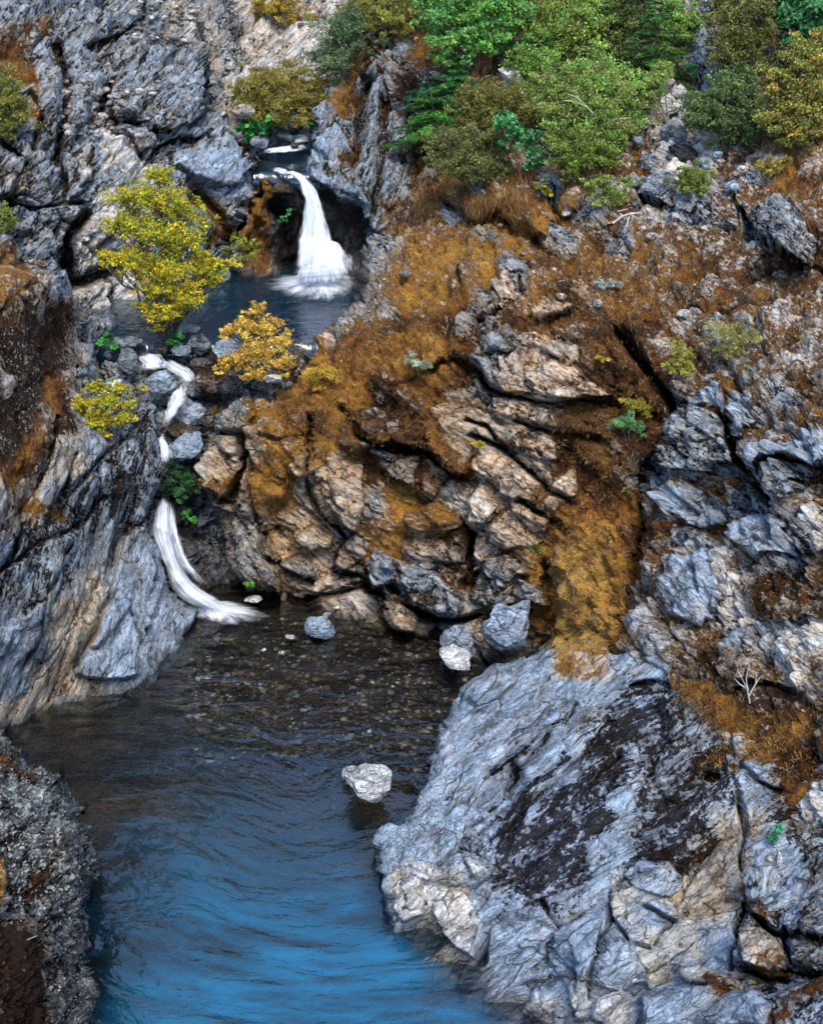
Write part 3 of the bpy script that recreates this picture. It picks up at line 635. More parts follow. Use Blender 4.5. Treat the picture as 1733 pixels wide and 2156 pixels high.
def wetline(p, u, v, tint, moss, dark, spk, hue, wet):
    w = np.clip((.16+.05*fbm(p, 4, 2, 3)-p[:, 2])/.12, 0, 1); wet[:] = np.maximum(wet, w*.9)
shell('f', 'cliff', fpts, [(-200, 545), (60, 562), (135, 570), (158, 640), (175, 668), (240, 668), (250, 690), (214, 712), (208, 745), (216, 790), (260, 818), (333, 850), (338, 900), (341, 960), (345, 1020), (323, 1075), (330, 1120), (350, 1160), (359, 1240), (380, 1262), (420, 1280), (418, 1312), (395, 1340),
       (500, 1480), (300, 1640), (-200, 1900)], 'steep', 1.05, stretch=3.2, squash=1.2, blocks=fblocks, cracks=fcracks, strokes=fstroke, roll=30, R=.5, amps=(.13, .055, .024, .012), seed=40,
      swap={'D': 'B'}, label='leaning slab cliff on the left of the lower fall, dark lichen over blue grey rock', recolor=wetline)

# upper left wall
gpts = [(0, 300, 25), (0, 0, 28), (300, 300, 27), (300, 0, 31), (440, 100, 31), (540, 330, 28.3), (490, 570, 26.8), (450, 400, 27.3), (250, 620, 25.6), (100, 560, 24.4), (0, 560, 23.4), (-200, 300, 23.5), (-200, 0, 26.5), (-200, -900, 38), (200, -900, 42), (500, -900, 46),
        (300, -300, 36), (440, 260, 28.9), (150, 430, 24.9), (350, 660, 25.5), (500, 660, 26.5), (560, 420, 27.8), (-200, 700, 22), (500, 240, 29.6), (200, 150, 28)]
t1 = lambda *p: T(1, p)
gblocks = [(t1((600, 180), (700, 120), (860, 180), (890, 300), (880, 480), (760, 500), (520, 440), (480, 330)), .9, .2, .3, 'G'),
           (t1((260, 600), (330, 570), (330, 720), (300, 830), (255, 740)), -.0, 0, 0, 'G'), (t1((340, 600), (400, 590), (420, 740), (350, 780)), .25, 0, .1, 'P'),
           (t1((440, 440), (520, 470), (530, 515), (470, 500)), .3, 0, .2, 'P'), (t1((600, 500), (650, 480), (700, 500), (660, 530)), .35, 0, .2, 'P'),
           (t1((330, 1210), (420, 1150), (490, 1200), (480, 1330), (400, 1400), (310, 1300)), .25, 0, .3, 'P'),
           (t1((0, 1120), (180, 1120), (320, 1200), (310, 1260), (0, 1250)), .3, 0, .1, 'M'),
           (t1((760, 600), (860, 560), (1000, 600), (1110, 660), (1120, 720), (1020, 760), (850, 740), (740, 680)), .45, 0, .2, 'B'),
           (t1((30, 680), (130, 700), (140, 780), (40, 800)), .35, 0, .2, 'T'), (t1((150, 180), (280, 200), (300, 520), (240, 560), (170, 420)), .3, 0, .1, 'G'),
           (t1((540, 580), (600, 560), (700, 580), (660, 630)), .4, 0, .2, 'T'), (t1((970, 30), (1060, 40), (1150, 90), (1100, 140), (950, 90)), .3, 0, .1, 'P')]
gcracks = [(t1((260, 150), (300, 300), (280, 520), (260, 700), (300, 840)), 10, .8, .0), (t1((480, 320), (440, 440), (560, 560), (620, 640)), 8, .7, .1), (t1((890, 180), (900, 300), (880, 480)), 9, .8, .0),
           (t1((380, 900), (330, 1060), (330, 1210), (500, 1150)), 12, 1.0, .0), (t1((0, 520), (120, 660), (60, 850)), 8, .7, .1), (t1((850, 780), (950, 940), (1000, 1000)), 14, .9, .0),
           (t1((640, 610), (760, 560), (880, 560)), 6, .5, .2), (t1((590, 0), (610, 90), (480, 130), (380, 160)), 7, .6, .1), (t1((120, 380), (200, 450), (160, 600)), 7, .5, .1), (t1((0, 800), (200, 860), (380, 850)), 6, .5, .1)]
shell('g', 'cliff', gpts, [(-200, -850), (470, -850), (450, -100), (420, 0), (430, 60), (445, 100), (448, 170), (446, 240), (480, 262), (500, 290), (545, 305), (562, 335), (562, 362), (540, 372), (538, 420), (520, 460), (498, 500), (490, 560), (515, 590), (520, 700), (300, 760), (-200, 800)],
      'dn', .9, stretch=1.6, blocks=gblocks, cracks=gcracks, roll=30, R=.5, seed=80, swap={'D': 'G', 'R': 'G'}, strokes=[(t1((850, 800), (960, 960)), 26, 'moss', .9), (t1((60, 180), (100, 280)), 22, 'moss', .8), (t1((60, 260), (200, 300)), 16, 'hue', .6), (t1((200, 60), (20, 100)), 20, 'moss', .6)],
      label='fractured grey rock wall at the upper left behind the yellow green tree')

# far slope of scree and pale ledges
hpts = [(600, 250, 31.5), (600, 150, 33), (600, 0, 37), (450, 0, 35), (760, 0, 37), (450, 250, 30.5), (760, 250, 32), (600, 320, 30.2), (600, -300, 44), (400, -900, 52), (900, -900, 52), (350, 100, 33), (900, 100, 37)]
shell('h', 'rock_slope', hpts, [(330, -800), (1000, -800), (1000, 320), (700, 330), (560, 318), (520, 300), (380, 300)], 'dn', .5, stretch=1.5, roll=20, R=.3, seed=120, amps=(.40, .25, .13, .06), sizes=(1.5, .7, .32, .15), step=3.6,
      label='pale rocky back slope with ledges and scree above the stream', swap={'O': 'M', 'R': 'G'})
# rock step that carries the upper fall, with the dark rib on its right
epts = [(540, 360, 27.9), (640, 360, 28.2), (600, 480, 27.6), (600, 590, 27.4), (700, 360, 27.7), (760, 420, 26.9), (740, 560, 27.3), (680, 470, 27.7), (480, 590, 27), (780, 300, 28.6), (700, 200, 30), (660, 280, 29.6), (760, 60, 32.4), (860, 300, 28.4), (900, 100, 32), (720, 640, 27), (860, 420, 27.1), (520, 650, 26.6), (700, 120, 31)]
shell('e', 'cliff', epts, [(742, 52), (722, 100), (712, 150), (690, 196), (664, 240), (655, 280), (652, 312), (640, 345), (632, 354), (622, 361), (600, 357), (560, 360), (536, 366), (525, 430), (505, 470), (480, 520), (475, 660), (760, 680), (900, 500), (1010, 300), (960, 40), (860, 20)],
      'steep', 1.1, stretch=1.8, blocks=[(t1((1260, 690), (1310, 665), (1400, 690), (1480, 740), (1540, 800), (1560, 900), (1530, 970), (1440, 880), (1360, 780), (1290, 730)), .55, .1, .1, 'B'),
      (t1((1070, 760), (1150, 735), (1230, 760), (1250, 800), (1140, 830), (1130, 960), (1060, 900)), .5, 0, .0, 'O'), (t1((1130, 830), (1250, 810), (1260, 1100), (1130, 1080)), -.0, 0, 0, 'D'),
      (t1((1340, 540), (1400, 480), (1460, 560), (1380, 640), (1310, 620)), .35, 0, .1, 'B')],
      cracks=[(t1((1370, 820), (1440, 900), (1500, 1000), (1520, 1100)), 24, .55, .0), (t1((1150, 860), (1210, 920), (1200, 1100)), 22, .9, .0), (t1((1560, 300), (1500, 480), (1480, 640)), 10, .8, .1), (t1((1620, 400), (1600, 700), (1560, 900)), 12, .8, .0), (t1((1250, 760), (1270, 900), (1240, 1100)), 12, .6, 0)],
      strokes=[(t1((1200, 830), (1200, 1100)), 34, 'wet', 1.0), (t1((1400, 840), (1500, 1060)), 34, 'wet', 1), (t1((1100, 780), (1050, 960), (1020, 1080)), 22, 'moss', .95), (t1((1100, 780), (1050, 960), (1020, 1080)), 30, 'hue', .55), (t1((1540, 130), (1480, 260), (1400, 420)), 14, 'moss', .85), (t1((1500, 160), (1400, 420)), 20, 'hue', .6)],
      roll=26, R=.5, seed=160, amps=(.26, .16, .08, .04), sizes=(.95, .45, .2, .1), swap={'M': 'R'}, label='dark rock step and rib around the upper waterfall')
# broken ground that the lower cascades run over
ipts = [(340, 740, 22.6), (300, 820, 22), (380, 830, 21.9), (370, 930, 21.3), (400, 1050, 20.9), (360, 1100, 20.3), (420, 1200, 20.4), (380, 1240, 19.8), (480, 1285, 20.1), (240, 740, 22.9), (470, 760, 22.3), (560, 790, 22.0), (620, 760, 22.4), (340, 1000, 20.7), (250, 860, 21.4), (600, 700, 23.6), (400, 700, 23.4)]
shell('i', 'rock_ledge', ipts, [(200, 715), (330, 702), (440, 715), (470, 728), (600, 722), (665, 712), (665, 760), (660, 900), (560, 1340), (300, 1340), (300, 1000), (210, 860)], 'iso', .3, stretch=1.2, roll=22, R=.4, seed=200, amps=(.24, .16, .08, .04), sizes=(.8, .42, .2, .1),
      swap={'R': 'D', 'O': 'R', 'T': 'G', 'P': 'G'}, strokes=[([(390, 950), (410, 1100), (440, 1220)], 40, 'wet', 1), ([(300, 730), (470, 740)], 20, 'wet', .6)], label='wet stepped bedrock under the lower cascades')

# foreground outcrop on the right
bpts = [(1000, 1430, 15.4), (930, 1520, 15.4), (900, 1600, 14.6), (872, 1680, 13.85), (800, 1740, 13.15), (794, 1800, 12.75), (804, 1860, 12.3), (815, 1930, 11.95), (870, 1962, 11.78), (900, 1920, 11.8), (960, 2000, 11.40), (1030, 2060, 10.95), (1100, 2156, 10.35), (880, 2100, 10.9), (1000, 2300, 9.6), (1150, 1410, 15.1), (1300, 1420, 14.4),
        (1100, 1600, 13.9), (1000, 1750, 12.9), (1250, 1600, 13.1), (1400, 1600, 12.4), (1200, 1780, 11.9), (1100, 1950, 11.1), (1400, 1800, 11.0), (1550, 1700, 11.1), (1700, 1700, 10.6), (1400, 2000, 9.7), (1250, 2100, 9.6), (1550, 2000, 9.1), (1700, 2000, 8.7), (1700, 2156, 7.9), (1500, 2200, 8.5), (1900, 2200, 7.2), (1900, 1800, 9.3), (1480, 1480, 12.9), (1600, 1520, 12.2), (850, 1880, 12.0), (1733, 1560, 11.4)]
bblocks = [(t6((915, 900), (925, 830), (985, 800), (1100, 820), (1142, 880), (1085, 965), (960, 945)), .28, 0, -.2, 'B'),
           (t6((20, 890), (150, 930), (150, 1080), (60, 1110), (10, 1060)), .12, 0, .1, 'P'), (t6((150, 930), (300, 950), (360, 1120), (340, 1250), (200, 1160)), .10, 0, .1, 'P'),
           (t6((1590, 940), (1680, 930), (1740, 1000), (1740, 1080), (1600, 1080)), .3, 0, .2, 'G'), (t6((1350, 1070), (1540, 1070), (1530, 1240), (1350, 1230)), .25, 0, .1, 'T'),
           (t6((1550, 1100), (1740, 1110), (1740, 1270), (1640, 1270), (1560, 1200)), .3, 0, .1, 'G'),
           (t6((1120, 1260), (1200, 1240), (1330, 1300), (1340, 1360), (1150, 1320)), .22, 0, .1, 'R'), (t6((280, 800), (440, 820), (330, 880)), .2, 0, .1, 'P'),
           (t6((730, 1210), (830, 1120), (980, 1180), (1020, 1330), (880, 1350), (740, 1330)), .22, .1, .1, 'B'), (t6((700, 1330), (820, 1310), (950, 1350), (860, 1500), (700, 1500)), .2, 0, .1, 'P'),
           (t6((1000, 1380), (1250, 1330), (1450, 1360), (1560, 1440), (1500, 1520), (1000, 1520)), .3, 0, .1, 'B'), (t6((990, 60), (1060, 0), (1160, 20), (1150, 100)), .2, 0, 0, 'B'),
           (t6((1180, 480), (1260, 400), (1330, 420), (1280, 520)), .1, 0, 0, 'R')]
bcracks = [(t6((230, 640), (400, 500), (560, 390), (750, 240)), 5, .16, .06), (t6((330, 700), (440, 600), (520, 470), (640, 360)), 6, .2, .06), (t6((450, 780), (600, 600), (700, 480), (880, 300)), 7, .2, .06),
           (t6((200, 850), (350, 720), (430, 650)), 5, .12, .04), (t6((600, 850), (740, 640), (900, 420)), 7, .2, .05), (t6((480, 470), (500, 510), (470, 560)), 12, .35, 0),
           (t6((870, 960), (880, 1080), (810, 1250), (790, 1400)), 6, .25, .1), (t6((520, 960), (420, 1100), (350, 1260)), 6, .2, .1), (t6((1400, 600), (1400, 900), (1330, 1060), (1300, 1250)), 6, .3, .05),
           (t6((880, 1070), (960, 1180), (1030, 1190)), 4, .15, .05), (t6((1400, 1000), (1470, 1060), (1560, 1090), (1720, 1090)), 8, .4, .2), (t6((1540, 1060), (1545, 1250), (1700, 1290)), 7, .35, .1),
           (t6((1340, 1240), (1450, 1290), (1560, 1300)), 8, .35, .15), (t6((960, 160), (1080, 120), (1200, 140), (1300, 60), (1380, 30)), 6, .3, .15), (t6((1130, 330), (1010, 520), (1000, 640)), 4, .12, .0),
           (t6((640, 130), (580, 240), (400, 330)), 4, .1, .04), (t6((30, 880), (160, 935), (330, 900), (450, 840)), 7, -.18, -.05), (t6((1250, 500), (1380, 480), (1480, 560), (1560, 580)), 8, .3, .1),
           (t6((600, 1000), (640, 1100), (560, 1300)), 5, .2, .05), (t6((1000, 1010), (1100, 1060), (1050, 1180)), 5, .15, .05)]
bstroke = [(t6((650, 700), (560, 800)), 42, 'dark', .98), (t6((740, 800), (700, 900)), 34, 'dark', 1.05), (t6((420, 720), (560, 560), (700, 430)), 9, 'dark', .95), (t6((520, 820), (660, 660), (820, 480)), 10, 'dark', .95), (t6((600, 900), (720, 740), (900, 560)), 9, 'dark', .9), (t6((560, 700), (640, 600)), 8, 'dark', .1), (t6((640, 780), (760, 640)), 8, 'dark', .08), (t6((520, 640), (480, 800)), 22, 'dark', .85), (t6((640, 640), (900, 480)), 22, 'dark', .8), (t6((900, 300), (960, 230), (880, 420)), 28, 'dark', .9), (t6((800, 600), (850, 700)), 28, 'dark', .9),
           (t6((1180, 600), (1180, 740)), 42, 'dark', 1.0), (t6((1300, 420), (1360, 520)), 34, 'dark', .9), (t6((1060, 640), (1040, 740)), 12, 'dark', .8), (t6((400, 480), (600, 380), (740, 250)), 8, 'dark', .8), (t6((480, 500), (500, 470)), 10, 'dark', 1.1),
           (t6((1050, 400), (1120, 560)), 50, 'dark', .62), (t6((1000, 200), (1200, 250)), 50, 'dark', .55), (t6((400, 720), (300, 800)), 10, 'dark', .6),
           (t6((620, 620), (700, 760), (830, 660), (900, 500)), 26, 'moss', .35), (t6((620, 620), (900, 500)), 60, 'hue', .12),
           (t6((300, 250), (500, 250)), 90, 'dark', .0), (t6((100, 780), (300, 700)), 50, 'dark', .0), (t6((900, 1100), (1200, 1200), (1300, 1400)), 90, 'dark', .0), (t6((900, 1100), (1200, 1200)), 70, 'moss', .0),
           (t6((1230, 160), (1420, 260), (1600, 300), (1733, 250)), 48, 'moss', .98), (t6((1230, 160), (1420, 260), (1600, 300)), 50, 'hue', .5), (t6((1400, 380), (1560, 400), (1680, 380)), 40, 'moss', .95), (t6((1600, 500), (1640, 620)), 40, 'moss', .9),
           (t6((1733, 1330), (1650, 1400), (1560, 1510)), 22, 'moss', 1.0), (t6((1733, 1330), (1650, 1400), (1560, 1510)), 30, 'hue', .1), (t6((1400, 1250), (1560, 1270)), 12, 'moss', .8), (t6((1230, 1300), (1300, 1350)), 12, 'moss', .85)]
shell('b', 'rock_outcrop', bpts, [(1000, 1432), (1060, 1402), (1130, 1385), (1170, 1345), (1240, 1350), (1300, 1365), (1400, 1385), (1470, 1420), (1560, 1440), (1680, 1430), (1960, 1400), (1960, 2350), (1050, 2350), (820, 2200), (780, 2020), (804, 1930), (796, 1860), (792, 1790), (804, 1742), (842, 1712), (866, 1678), (862, 1655), (886, 1600), (905, 1560), (930, 1515), (960, 1470)],
      'dn', .75, stretch=3.0, squash=1.3, step=3.0, blocks=bblocks, cracks=bcracks, strokes=bstroke, roll=42, R=.40, seed=240, amps=(.19, .075, .028, .011), sizes=(1.15, .48, .19, .08), swap={'D': 'B', 'R': 'K', 'M': 'R'}, kind='thing', cdep=1.0, rag=7,
      label='huge blue grey rock outcrop streaked with dark moss filling the lower right', cat='rock outcrop', recolor=b_recolor)
# foreground boulder on the left
apts = [(0, 1540, 11.2), (130, 1650, 11.3), (200, 1800, 11), (190, 1950, 10.4), (190, 2156, 9.4), (0, 1800, 9.6), (0, 2156, 8.0), (100, 1900, 9.6), (-200, 1540, 10.4), (-200, 2156, 7.4), (100, 2300, 8), (-100, 2300, 7.2)]
shell('a', 'boulder', apts, [(-200, 1500), (-20, 1520), (20, 1552), (62, 1585), (128, 1632), (138, 1664), (178, 1700), (190, 1760), (212, 1832), (196, 1880), (192, 1960), (184, 2020), (196, 2090), (190, 2200), (200, 2330), (-200, 2330)],
      'iso', 1.3, stretch=1.8, step=2.6, roll=60, R=.7, seed=280, amps=(.14, .08, .05, .03), sizes=(.8, .33, .13, .06), kind='thing', swap={'D': 'L'},
      strokes=[(T(5, [(60, 450), (130, 560)]), 22, 'moss', .7), (T(5, [(20, 900), (10, 1100)]), 18, 'moss', .85), (T(5, [(260, 850), (200, 1050)]), 22, 'moss', .7), (T(5, [(120, 1300), (150, 1500)]), 50, 'moss', 1.0), (T(5, [(120, 1300), (150, 1500)]), 70, 'speck', .3), (T(5, [(100, 1250), (150, 1500)]), 80, 'hue', -.15), (T(5, [(30, 850), (30, 1100)]), 10, 'hue', .8)],
      label='dark boulder crusted with white lichen at the lower left edge', cat='boulder')

# ------------------------------------------------------------------ ground beyond and under everything
gx = np.concatenate([np.linspace(-500, -50, 24), np.linspace(-46, 46, 70), np.linspace(50, 500, 24)]); gy = np.concatenate([np.linspace(-400, -30, 20), np.linspace(-26, 90, 90), np.linspace(96, 600, 30)])
X, Yg = np.meshgrid(gx, gy); gp = np.stack([X.ravel(), Yg.ravel(), np.zeros(X.size)], -1)
side = np.maximum(np.abs(gp[:, 0])-13-.38*np.clip(gp[:, 1]-14, 0, 60), 0)
hz = -3.2 + 34*sstep(38, 64, gp[:, 1]) + 30*sstep(64, 500, gp[:, 1]) + np.minimum(side*.9, 12) + .03*side + 8*sstep(4, -20, gp[:, 1])*1.0 + (.6*fbm(gp, .15, 4, 5)+4*fbm(gp, .02, 3, 6)*sstep(60, 160, np.hypot(gp[:, 0], gp[:, 1])))
gp[:, 2] = hz
nx, ny = len(gx), len(gy); ii = np.arange(nx*ny).reshape(ny, nx)
gf = np.stack([ii[:-1, :-1], ii[:-1, 1:], ii[1:, 1:], ii[1:, :-1]], -1).reshape(-1, 4)
zz = np.tile(np.array(KEY['M']), (len(gp), 1)); zz[:, 3] = .8
tag(mesh_obj('ground', gp, gf, MR['iso'], attrs={'tint': zz[:, :3], 'cov': zz[:, 3:6], 'aux': np.stack([zz[:, 6], zz[:, 7], zz[:, 7]], -1)}), kind='structure')

# river beds
def bed(name, us, vs, zf, key='T'):
    U, V = np.meshgrid(us, vs); u, v = U.ravel(), V.ravel(); z = zf(u, v); Y = Yz(v, z)
    p = W(u, v, Y); p[:, 2] += .05*fbm(p, 1.5, 3, 4)
    n, m = len(us), len(vs); i = np.arange(n*m).reshape(m, n); f = np.stack([i[:-1, :-1], i[1:, :-1], i[1:, 1:], i[:-1, 1:]], -1).reshape(-1, 4)
    k = np.tile(np.array(KEY[key]), (len(p), 1)); k[:, 5] = .1
    o = mesh_obj(name, p, f, BED, attrs={'tint': k[:, :3]}); tag(o, kind='structure'); return p
mb = NT('gravel_bed'); pos = mb.n('NewGeometry').outputs['Position']
v1 = mb.vor(pos, 12); v2 = mb.vor(pos, 30)
bc = mb.mix(mb.remap(mb.noise(pos, 1.5, 4), .4, .6), (.26, .15, .075, 1), (.15, .10, .06, 1))
silt = mb.remap(mb.n('SeparateXYZ').outputs[2], -1.1, -.55, 0, 1)
bc = mb.mix(mb.math('MULTIPLY', silt, .7), bc, mb.mix(.65, v1.outputs['Color'], (.10, .085, .07, 1)), 'MULTIPLY'); bc = mb.mix(mb.math('MULTIPLY', silt, mb.remap(v2.outputs['Distance'], .2, .6)), bc, (.02, .018, .015, 1))
bb = mb.n('BsdfPrincipled'); mb.set(bb, 'Base Color', bc); mb.set(bb, 'Roughness', .8); mbb = mb.n('Bump'); mb.set(mbb, 'Height', mb.math('ADD', v1.outputs['Distance'], v2.outputs['Distance'])); mb.set(mbb, 'Distance', -.05); mb.link(mbb.outputs[0], bb.inputs['Normal']); mb.link(bb.outputs[0], mb.out.inputs[0])
for nd in mb.t.nodes:
    if nd.type == 'SEPXYZ': mb.link(pos, nd.inputs[0])
BED = mb.m
def bedz(u, v): return -.16 - 1.9*sstep(1470, 1950, v)
bed('riverbed', np.linspace(-250, 1500, 120), np.linspace(1180, 2500, 120), bedz)
bed('riverbed', np.linspace(100, 900, 60), np.linspace(560, 722, 30), lambda u, v: np.full(len(u), 3.35))

# water
def pool(name, x0, x1, y0, y1, z, bottom, mat, n, amp, vortex=None, label=None):
    xs = np.linspace(x0, x1, n); ys = np.linspace(y0, y1, int(n*(y1-y0)/(x1-x0))); X, Y = np.meshgrid(xs, ys); p = np.stack([X.ravel(), Y.ravel(), np.full(X.size, 0.)], -1)
    fl = p.copy()
    if vortex:
        for cx, cy, r0, tw, st in vortex:
            d = fl[:, :2]-(cx, cy); r = np.hypot(*d.T); a = tw*np.exp(-(r/r0)**2); c, s = np.cos(a), np.sin(a)
            fl[:, 0] = cx + d[:, 0]*c-d[:, 1]*s; fl[:, 1] = cy + d[:, 0]*s+d[:, 1]*c
    q = fl.copy(); q[:, 0] *= .55
    h = amp*(fbm(q, 2.2, 4, 9) + .5*fbm(q, 7, 2, 19)); p[:, 2] = z+h
    m, k = len(xs), len(ys); i = np.arange(m*k).reshape(k, m); f = [tuple(t) for t in np.stack([i[:-1, :-1], i[:-1, 1:], i[1:, 1:], i[1:, :-1]], -1).reshape(-1, 4)]
    pu, pv, _ = proj(p); tb = ((.05+.80*sstep(1620, 2120, pv+60*fbm(fl, .7, 3, 70)))*np.clip(.78+.75*fbm(fl*(.6, 1.5, 1), .8, 3, 77, .6)+.9*fbm(fl*(.5, 2.0, 1), 3.6, 5, 87, .7), .12, 1.4)*(.3+.7*sstep(200, 400, pu))*(.12+.88*sstep(5, 110, np.interp(pv, [1740, 1930, 2156], [800, 830, 1100])-pu))*(.05+.95*sstep(1480, 1600, pv)) if z == Z0 else np.full(len(p), .12))  # sky blue and dark cliff reflections painted in through the turbidity weight
    N = len(p); ring = list(i[0, :]) + list(i[1:, -1]) + list(i[-1, :-1][::-1]) + list(i[1:-1, 0][::-1])
    lowp = p[ring].copy(); lowp[:, 2] = bottom; R_ = len(ring)
    f += [(ring[(a+1) % R_], ring[a], N+a, N+(a+1) % R_) for a in range(R_)] + [tuple(N+a for a in range(R_))[::-1]]
    o = mesh_obj(name, np.vstack([p, lowp]), f, mat, attrs={'flow': np.vstack([fl, fl[ring]]), 'turbid_sky': np.concatenate([tb, tb[ring]])})
    return tag(o, label, kind='structure')
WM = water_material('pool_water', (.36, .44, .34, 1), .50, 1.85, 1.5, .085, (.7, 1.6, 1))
WM2 = water_material('upper_pool_water', (.16, .38, .55, 1), .9, 1.6, 4, .04, (.6, 1.3, 1))
c0 = W(480, 1790, Yz(1790, 0)); c1 = W(600, 1640, Yz(1640, 0))
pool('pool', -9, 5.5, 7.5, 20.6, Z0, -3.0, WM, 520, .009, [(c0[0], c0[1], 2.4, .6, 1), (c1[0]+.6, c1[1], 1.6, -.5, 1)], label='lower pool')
pool('pool', -8, 0.2, 22.95, 28.3, Z1, 3.25, WM2, 170, .012, label='upper pool')
pool('stream', -4.2, -1.2, 28.5, 31.2, Z2, 5.4, WM2, 90, .012, label='stream above the fall')

# falling water: closed, bulged bodies between two banks, streaked along the flow
def bank(P, n):
    P = np.array(P, float); t = np.linspace(0, 1, len(P)); s = np.linspace(0, 1, n)
    r = np.stack([np.interp(s, t, P[:, k]) for k in range(P.shape[1])], -1)
    k = max(1, n//len(P)//2)
    for _ in range(3):
        a = np.pad(r, ((k, k), (0, 0)), mode='edge'); r2 = np.mean([a[j:j+n] for j in range(2*k+1)], 0); r2[0] = r[0]; r2[-1] = r[-1]; r = r2
    return r
def fall(name, L, Rr, bulge, parent=None, ns=70, nt=26, head=.06, tail=.15, dens=1.0, edge=.22, seed=0, label=None, cat=None, lines=3.0, jagk=.08):
    L, Rr = bank(L, ns), bank(Rr, ns); co = []; at = []
    sq = np.stack([np.linspace(0, 9, ns), np.full(ns, seed*1.7), np.zeros(ns)], -1); rag_ = np.minimum(np.linalg.norm(L[:, :2]-Rr[:, :2], axis=1)*.16, 5)
    L[:, 0] += rag_*fbm(sq, 1, 3, 5); Rr[:, 0] += rag_*fbm(sq, 1, 3, 15); jag = fbm(sq, 1.3, 3, 25)
    for side in (1, -1):
        for k in range(ns):
            s = k/(ns-1)
            for j in range(nt):
                t = j/(nt-1); u = L[k, 0]*(1-t)+Rr[k, 0]*t; v = L[k, 1]*(1-t)+Rr[k, 1]*t; Y = L[k, 2]*(1-t)+Rr[k, 2]*t
                b = bulge*math.sqrt(max(0, 1-(2*t-1)**2))*(1+jagk*jag[k]); Y -= b*(1 if side > 0 else .15)
                w = W(u, v, Y)
                e = min(1, t/edge, (1-t)/edge); fd = dens*min(1, s/head if head else 1, (1-s)/tail if tail else 1)*(e**.7)
                if side < 0: fd *= .9
                co.append(w); at.append((t*lines/3+seed, s*2.2, fd))
    co = np.array(co); at = np.array(at)
    co[:, 1] -= .05*fbm(np.stack([at[:, 0]*9, at[:, 1]*(.25+jagk), np.zeros(len(at))], -1), 1, 3, seed)
    f = []
    for sd in range(2):
        o_ = sd*ns*nt
        for k in range(ns-1):
            for j in range(nt-1):
                a = o_+k*nt+j; q = (a, a+nt, a+nt+1, a+1); f.append(q if sd == 0 else q[::-1])
    o = mesh_obj(name, co, np.array(f), WHITE, parent=parent, attrs={'flow': at})
    return tag(o, label, cat)
def foam(name, poly, z, parent, dens=.9, seed=1, lift=.10, n=46, core=None):
    """mound of foam on the water: thick and raised in the middle, thinning outwards in radial streaks"""
    P = np.array([W(u, v, Yz(v, z)) for u, v in poly]); c = W(*core, Yz(core[1], z)) if core else P.mean(0)
    M = 90; t = np.linspace(0, len(P), M, endpoint=False); Q = np.array([P[int(x) % len(P)]*(1-x % 1)+P[(int(x)+1) % len(P)]*(x % 1) for x in t])
    for _ in range(4): Q = (np.roll(Q, 1, 0)+Q+np.roll(Q, -1, 0))/3
    co, at = [], []
    for k in range(n):
        r = k/(n-1)
        for j in range(M):
            w = c+(Q[j]-c)*r; w[2] = z+.012+lift*(1-r)**1.5; co.append(w); at.append((j/M*2.2+seed, r*1.4, dens*(1-r)**.8))
    f = [(k*M+j, (k+1)*M+j, (k+1)*M+(j+1) % M, k*M+(j+1) % M) for k in range(n-1) for j in range(M)]
    return mesh_obj(name, co, np.array(f), WHITE, parent=parent, attrs={'flow': np.array(at)})

def body(name, loc, label, cat='waterfall'): return empty(name, tuple(loc), label, cat)
w = body('waterfall', W(680, 600, Yz(600, Z1)), 'upper waterfall dropping in a white veil into the dark upper pool')
fall('veil', [(590, 362, 28.1), (618, 368, 27.6), (637, 395, 27.2), (637, 440, 27.05), (630, 480, 27), (620, 512, 26.9), (620, 560, 26.7)], [(612, 356, 28.1), (650, 372, 27.6), (668, 398, 27.2), (682, 440, 27.05), (694, 480, 27), (708, 512, 26.9), (714, 560, 26.7)], .22, w, head=.03, tail=.12, dens=1.0, edge=.3)
fall('skirt', [(648, 500, 26.75), (628, 520, 26.6), (618, 550, 26.55), (612, 580, 26.5), (606, 604, Yz(604, Z1))], [(690, 500, 26.75), (722, 512, 26.7), (740, 535, 26.7), (748, 565, 26.6), (750, 600, Yz(604, Z1))], .35, w, head=.2, tail=.3, dens=1.0, edge=.25, seed=3, lines=4)
fall('skirt', [(652, 508, 26.6), (640, 530, 26.4), (632, 560, 26.35), (624, 585, 26.3), (616, 610, Yz(610, Z1))], [(684, 506, 26.6), (704, 520, 26.4), (722, 545, 26.35), (732, 575, 26.3), (738, 610, Yz(610, Z1))], .35, w, head=.25, tail=.3, dens=1.05, edge=.3, seed=5, lines=4)
foam('foam', [(560, 590), (590, 575), (740, 572), (765, 600), (735, 625), (690, 640), (640, 636), (590, 622), (548, 605)], Z1, w, 1.25, 2, .30, core=(682, 606))
w = body('waterfall', W(450, 1275, Yz(1275, Z0)), 'lower waterfall sliding down the cleft beside the leaning slab into the pool')
fall('chute', [(342, 1042, 20.5), (330, 1065, 20.3), (318, 1090, 20.0), (318, 1125, 19.9), (338, 1165, 19.8), (352, 1205, 19.7), (356, 1240, 19.6), (380, 1262, 19.55), (420, 1282, 19.5), (468, 1297, Yz(1297, 0))],
     [(352, 1040, 20.6), (362, 1062, 20.45), (362, 1095, 20.3), (367, 1130, 20.2), (377, 1165, 20.1), (392, 1205, 20), (415, 1234, 19.9), (448, 1252, 19.85), (480, 1268, 19.8), (510, 1288, Yz(1288, 0))], .22, w, ns=100, head=.12, tail=.2, dens=1.0, edge=.4, seed=8, lines=5, jagk=.5)
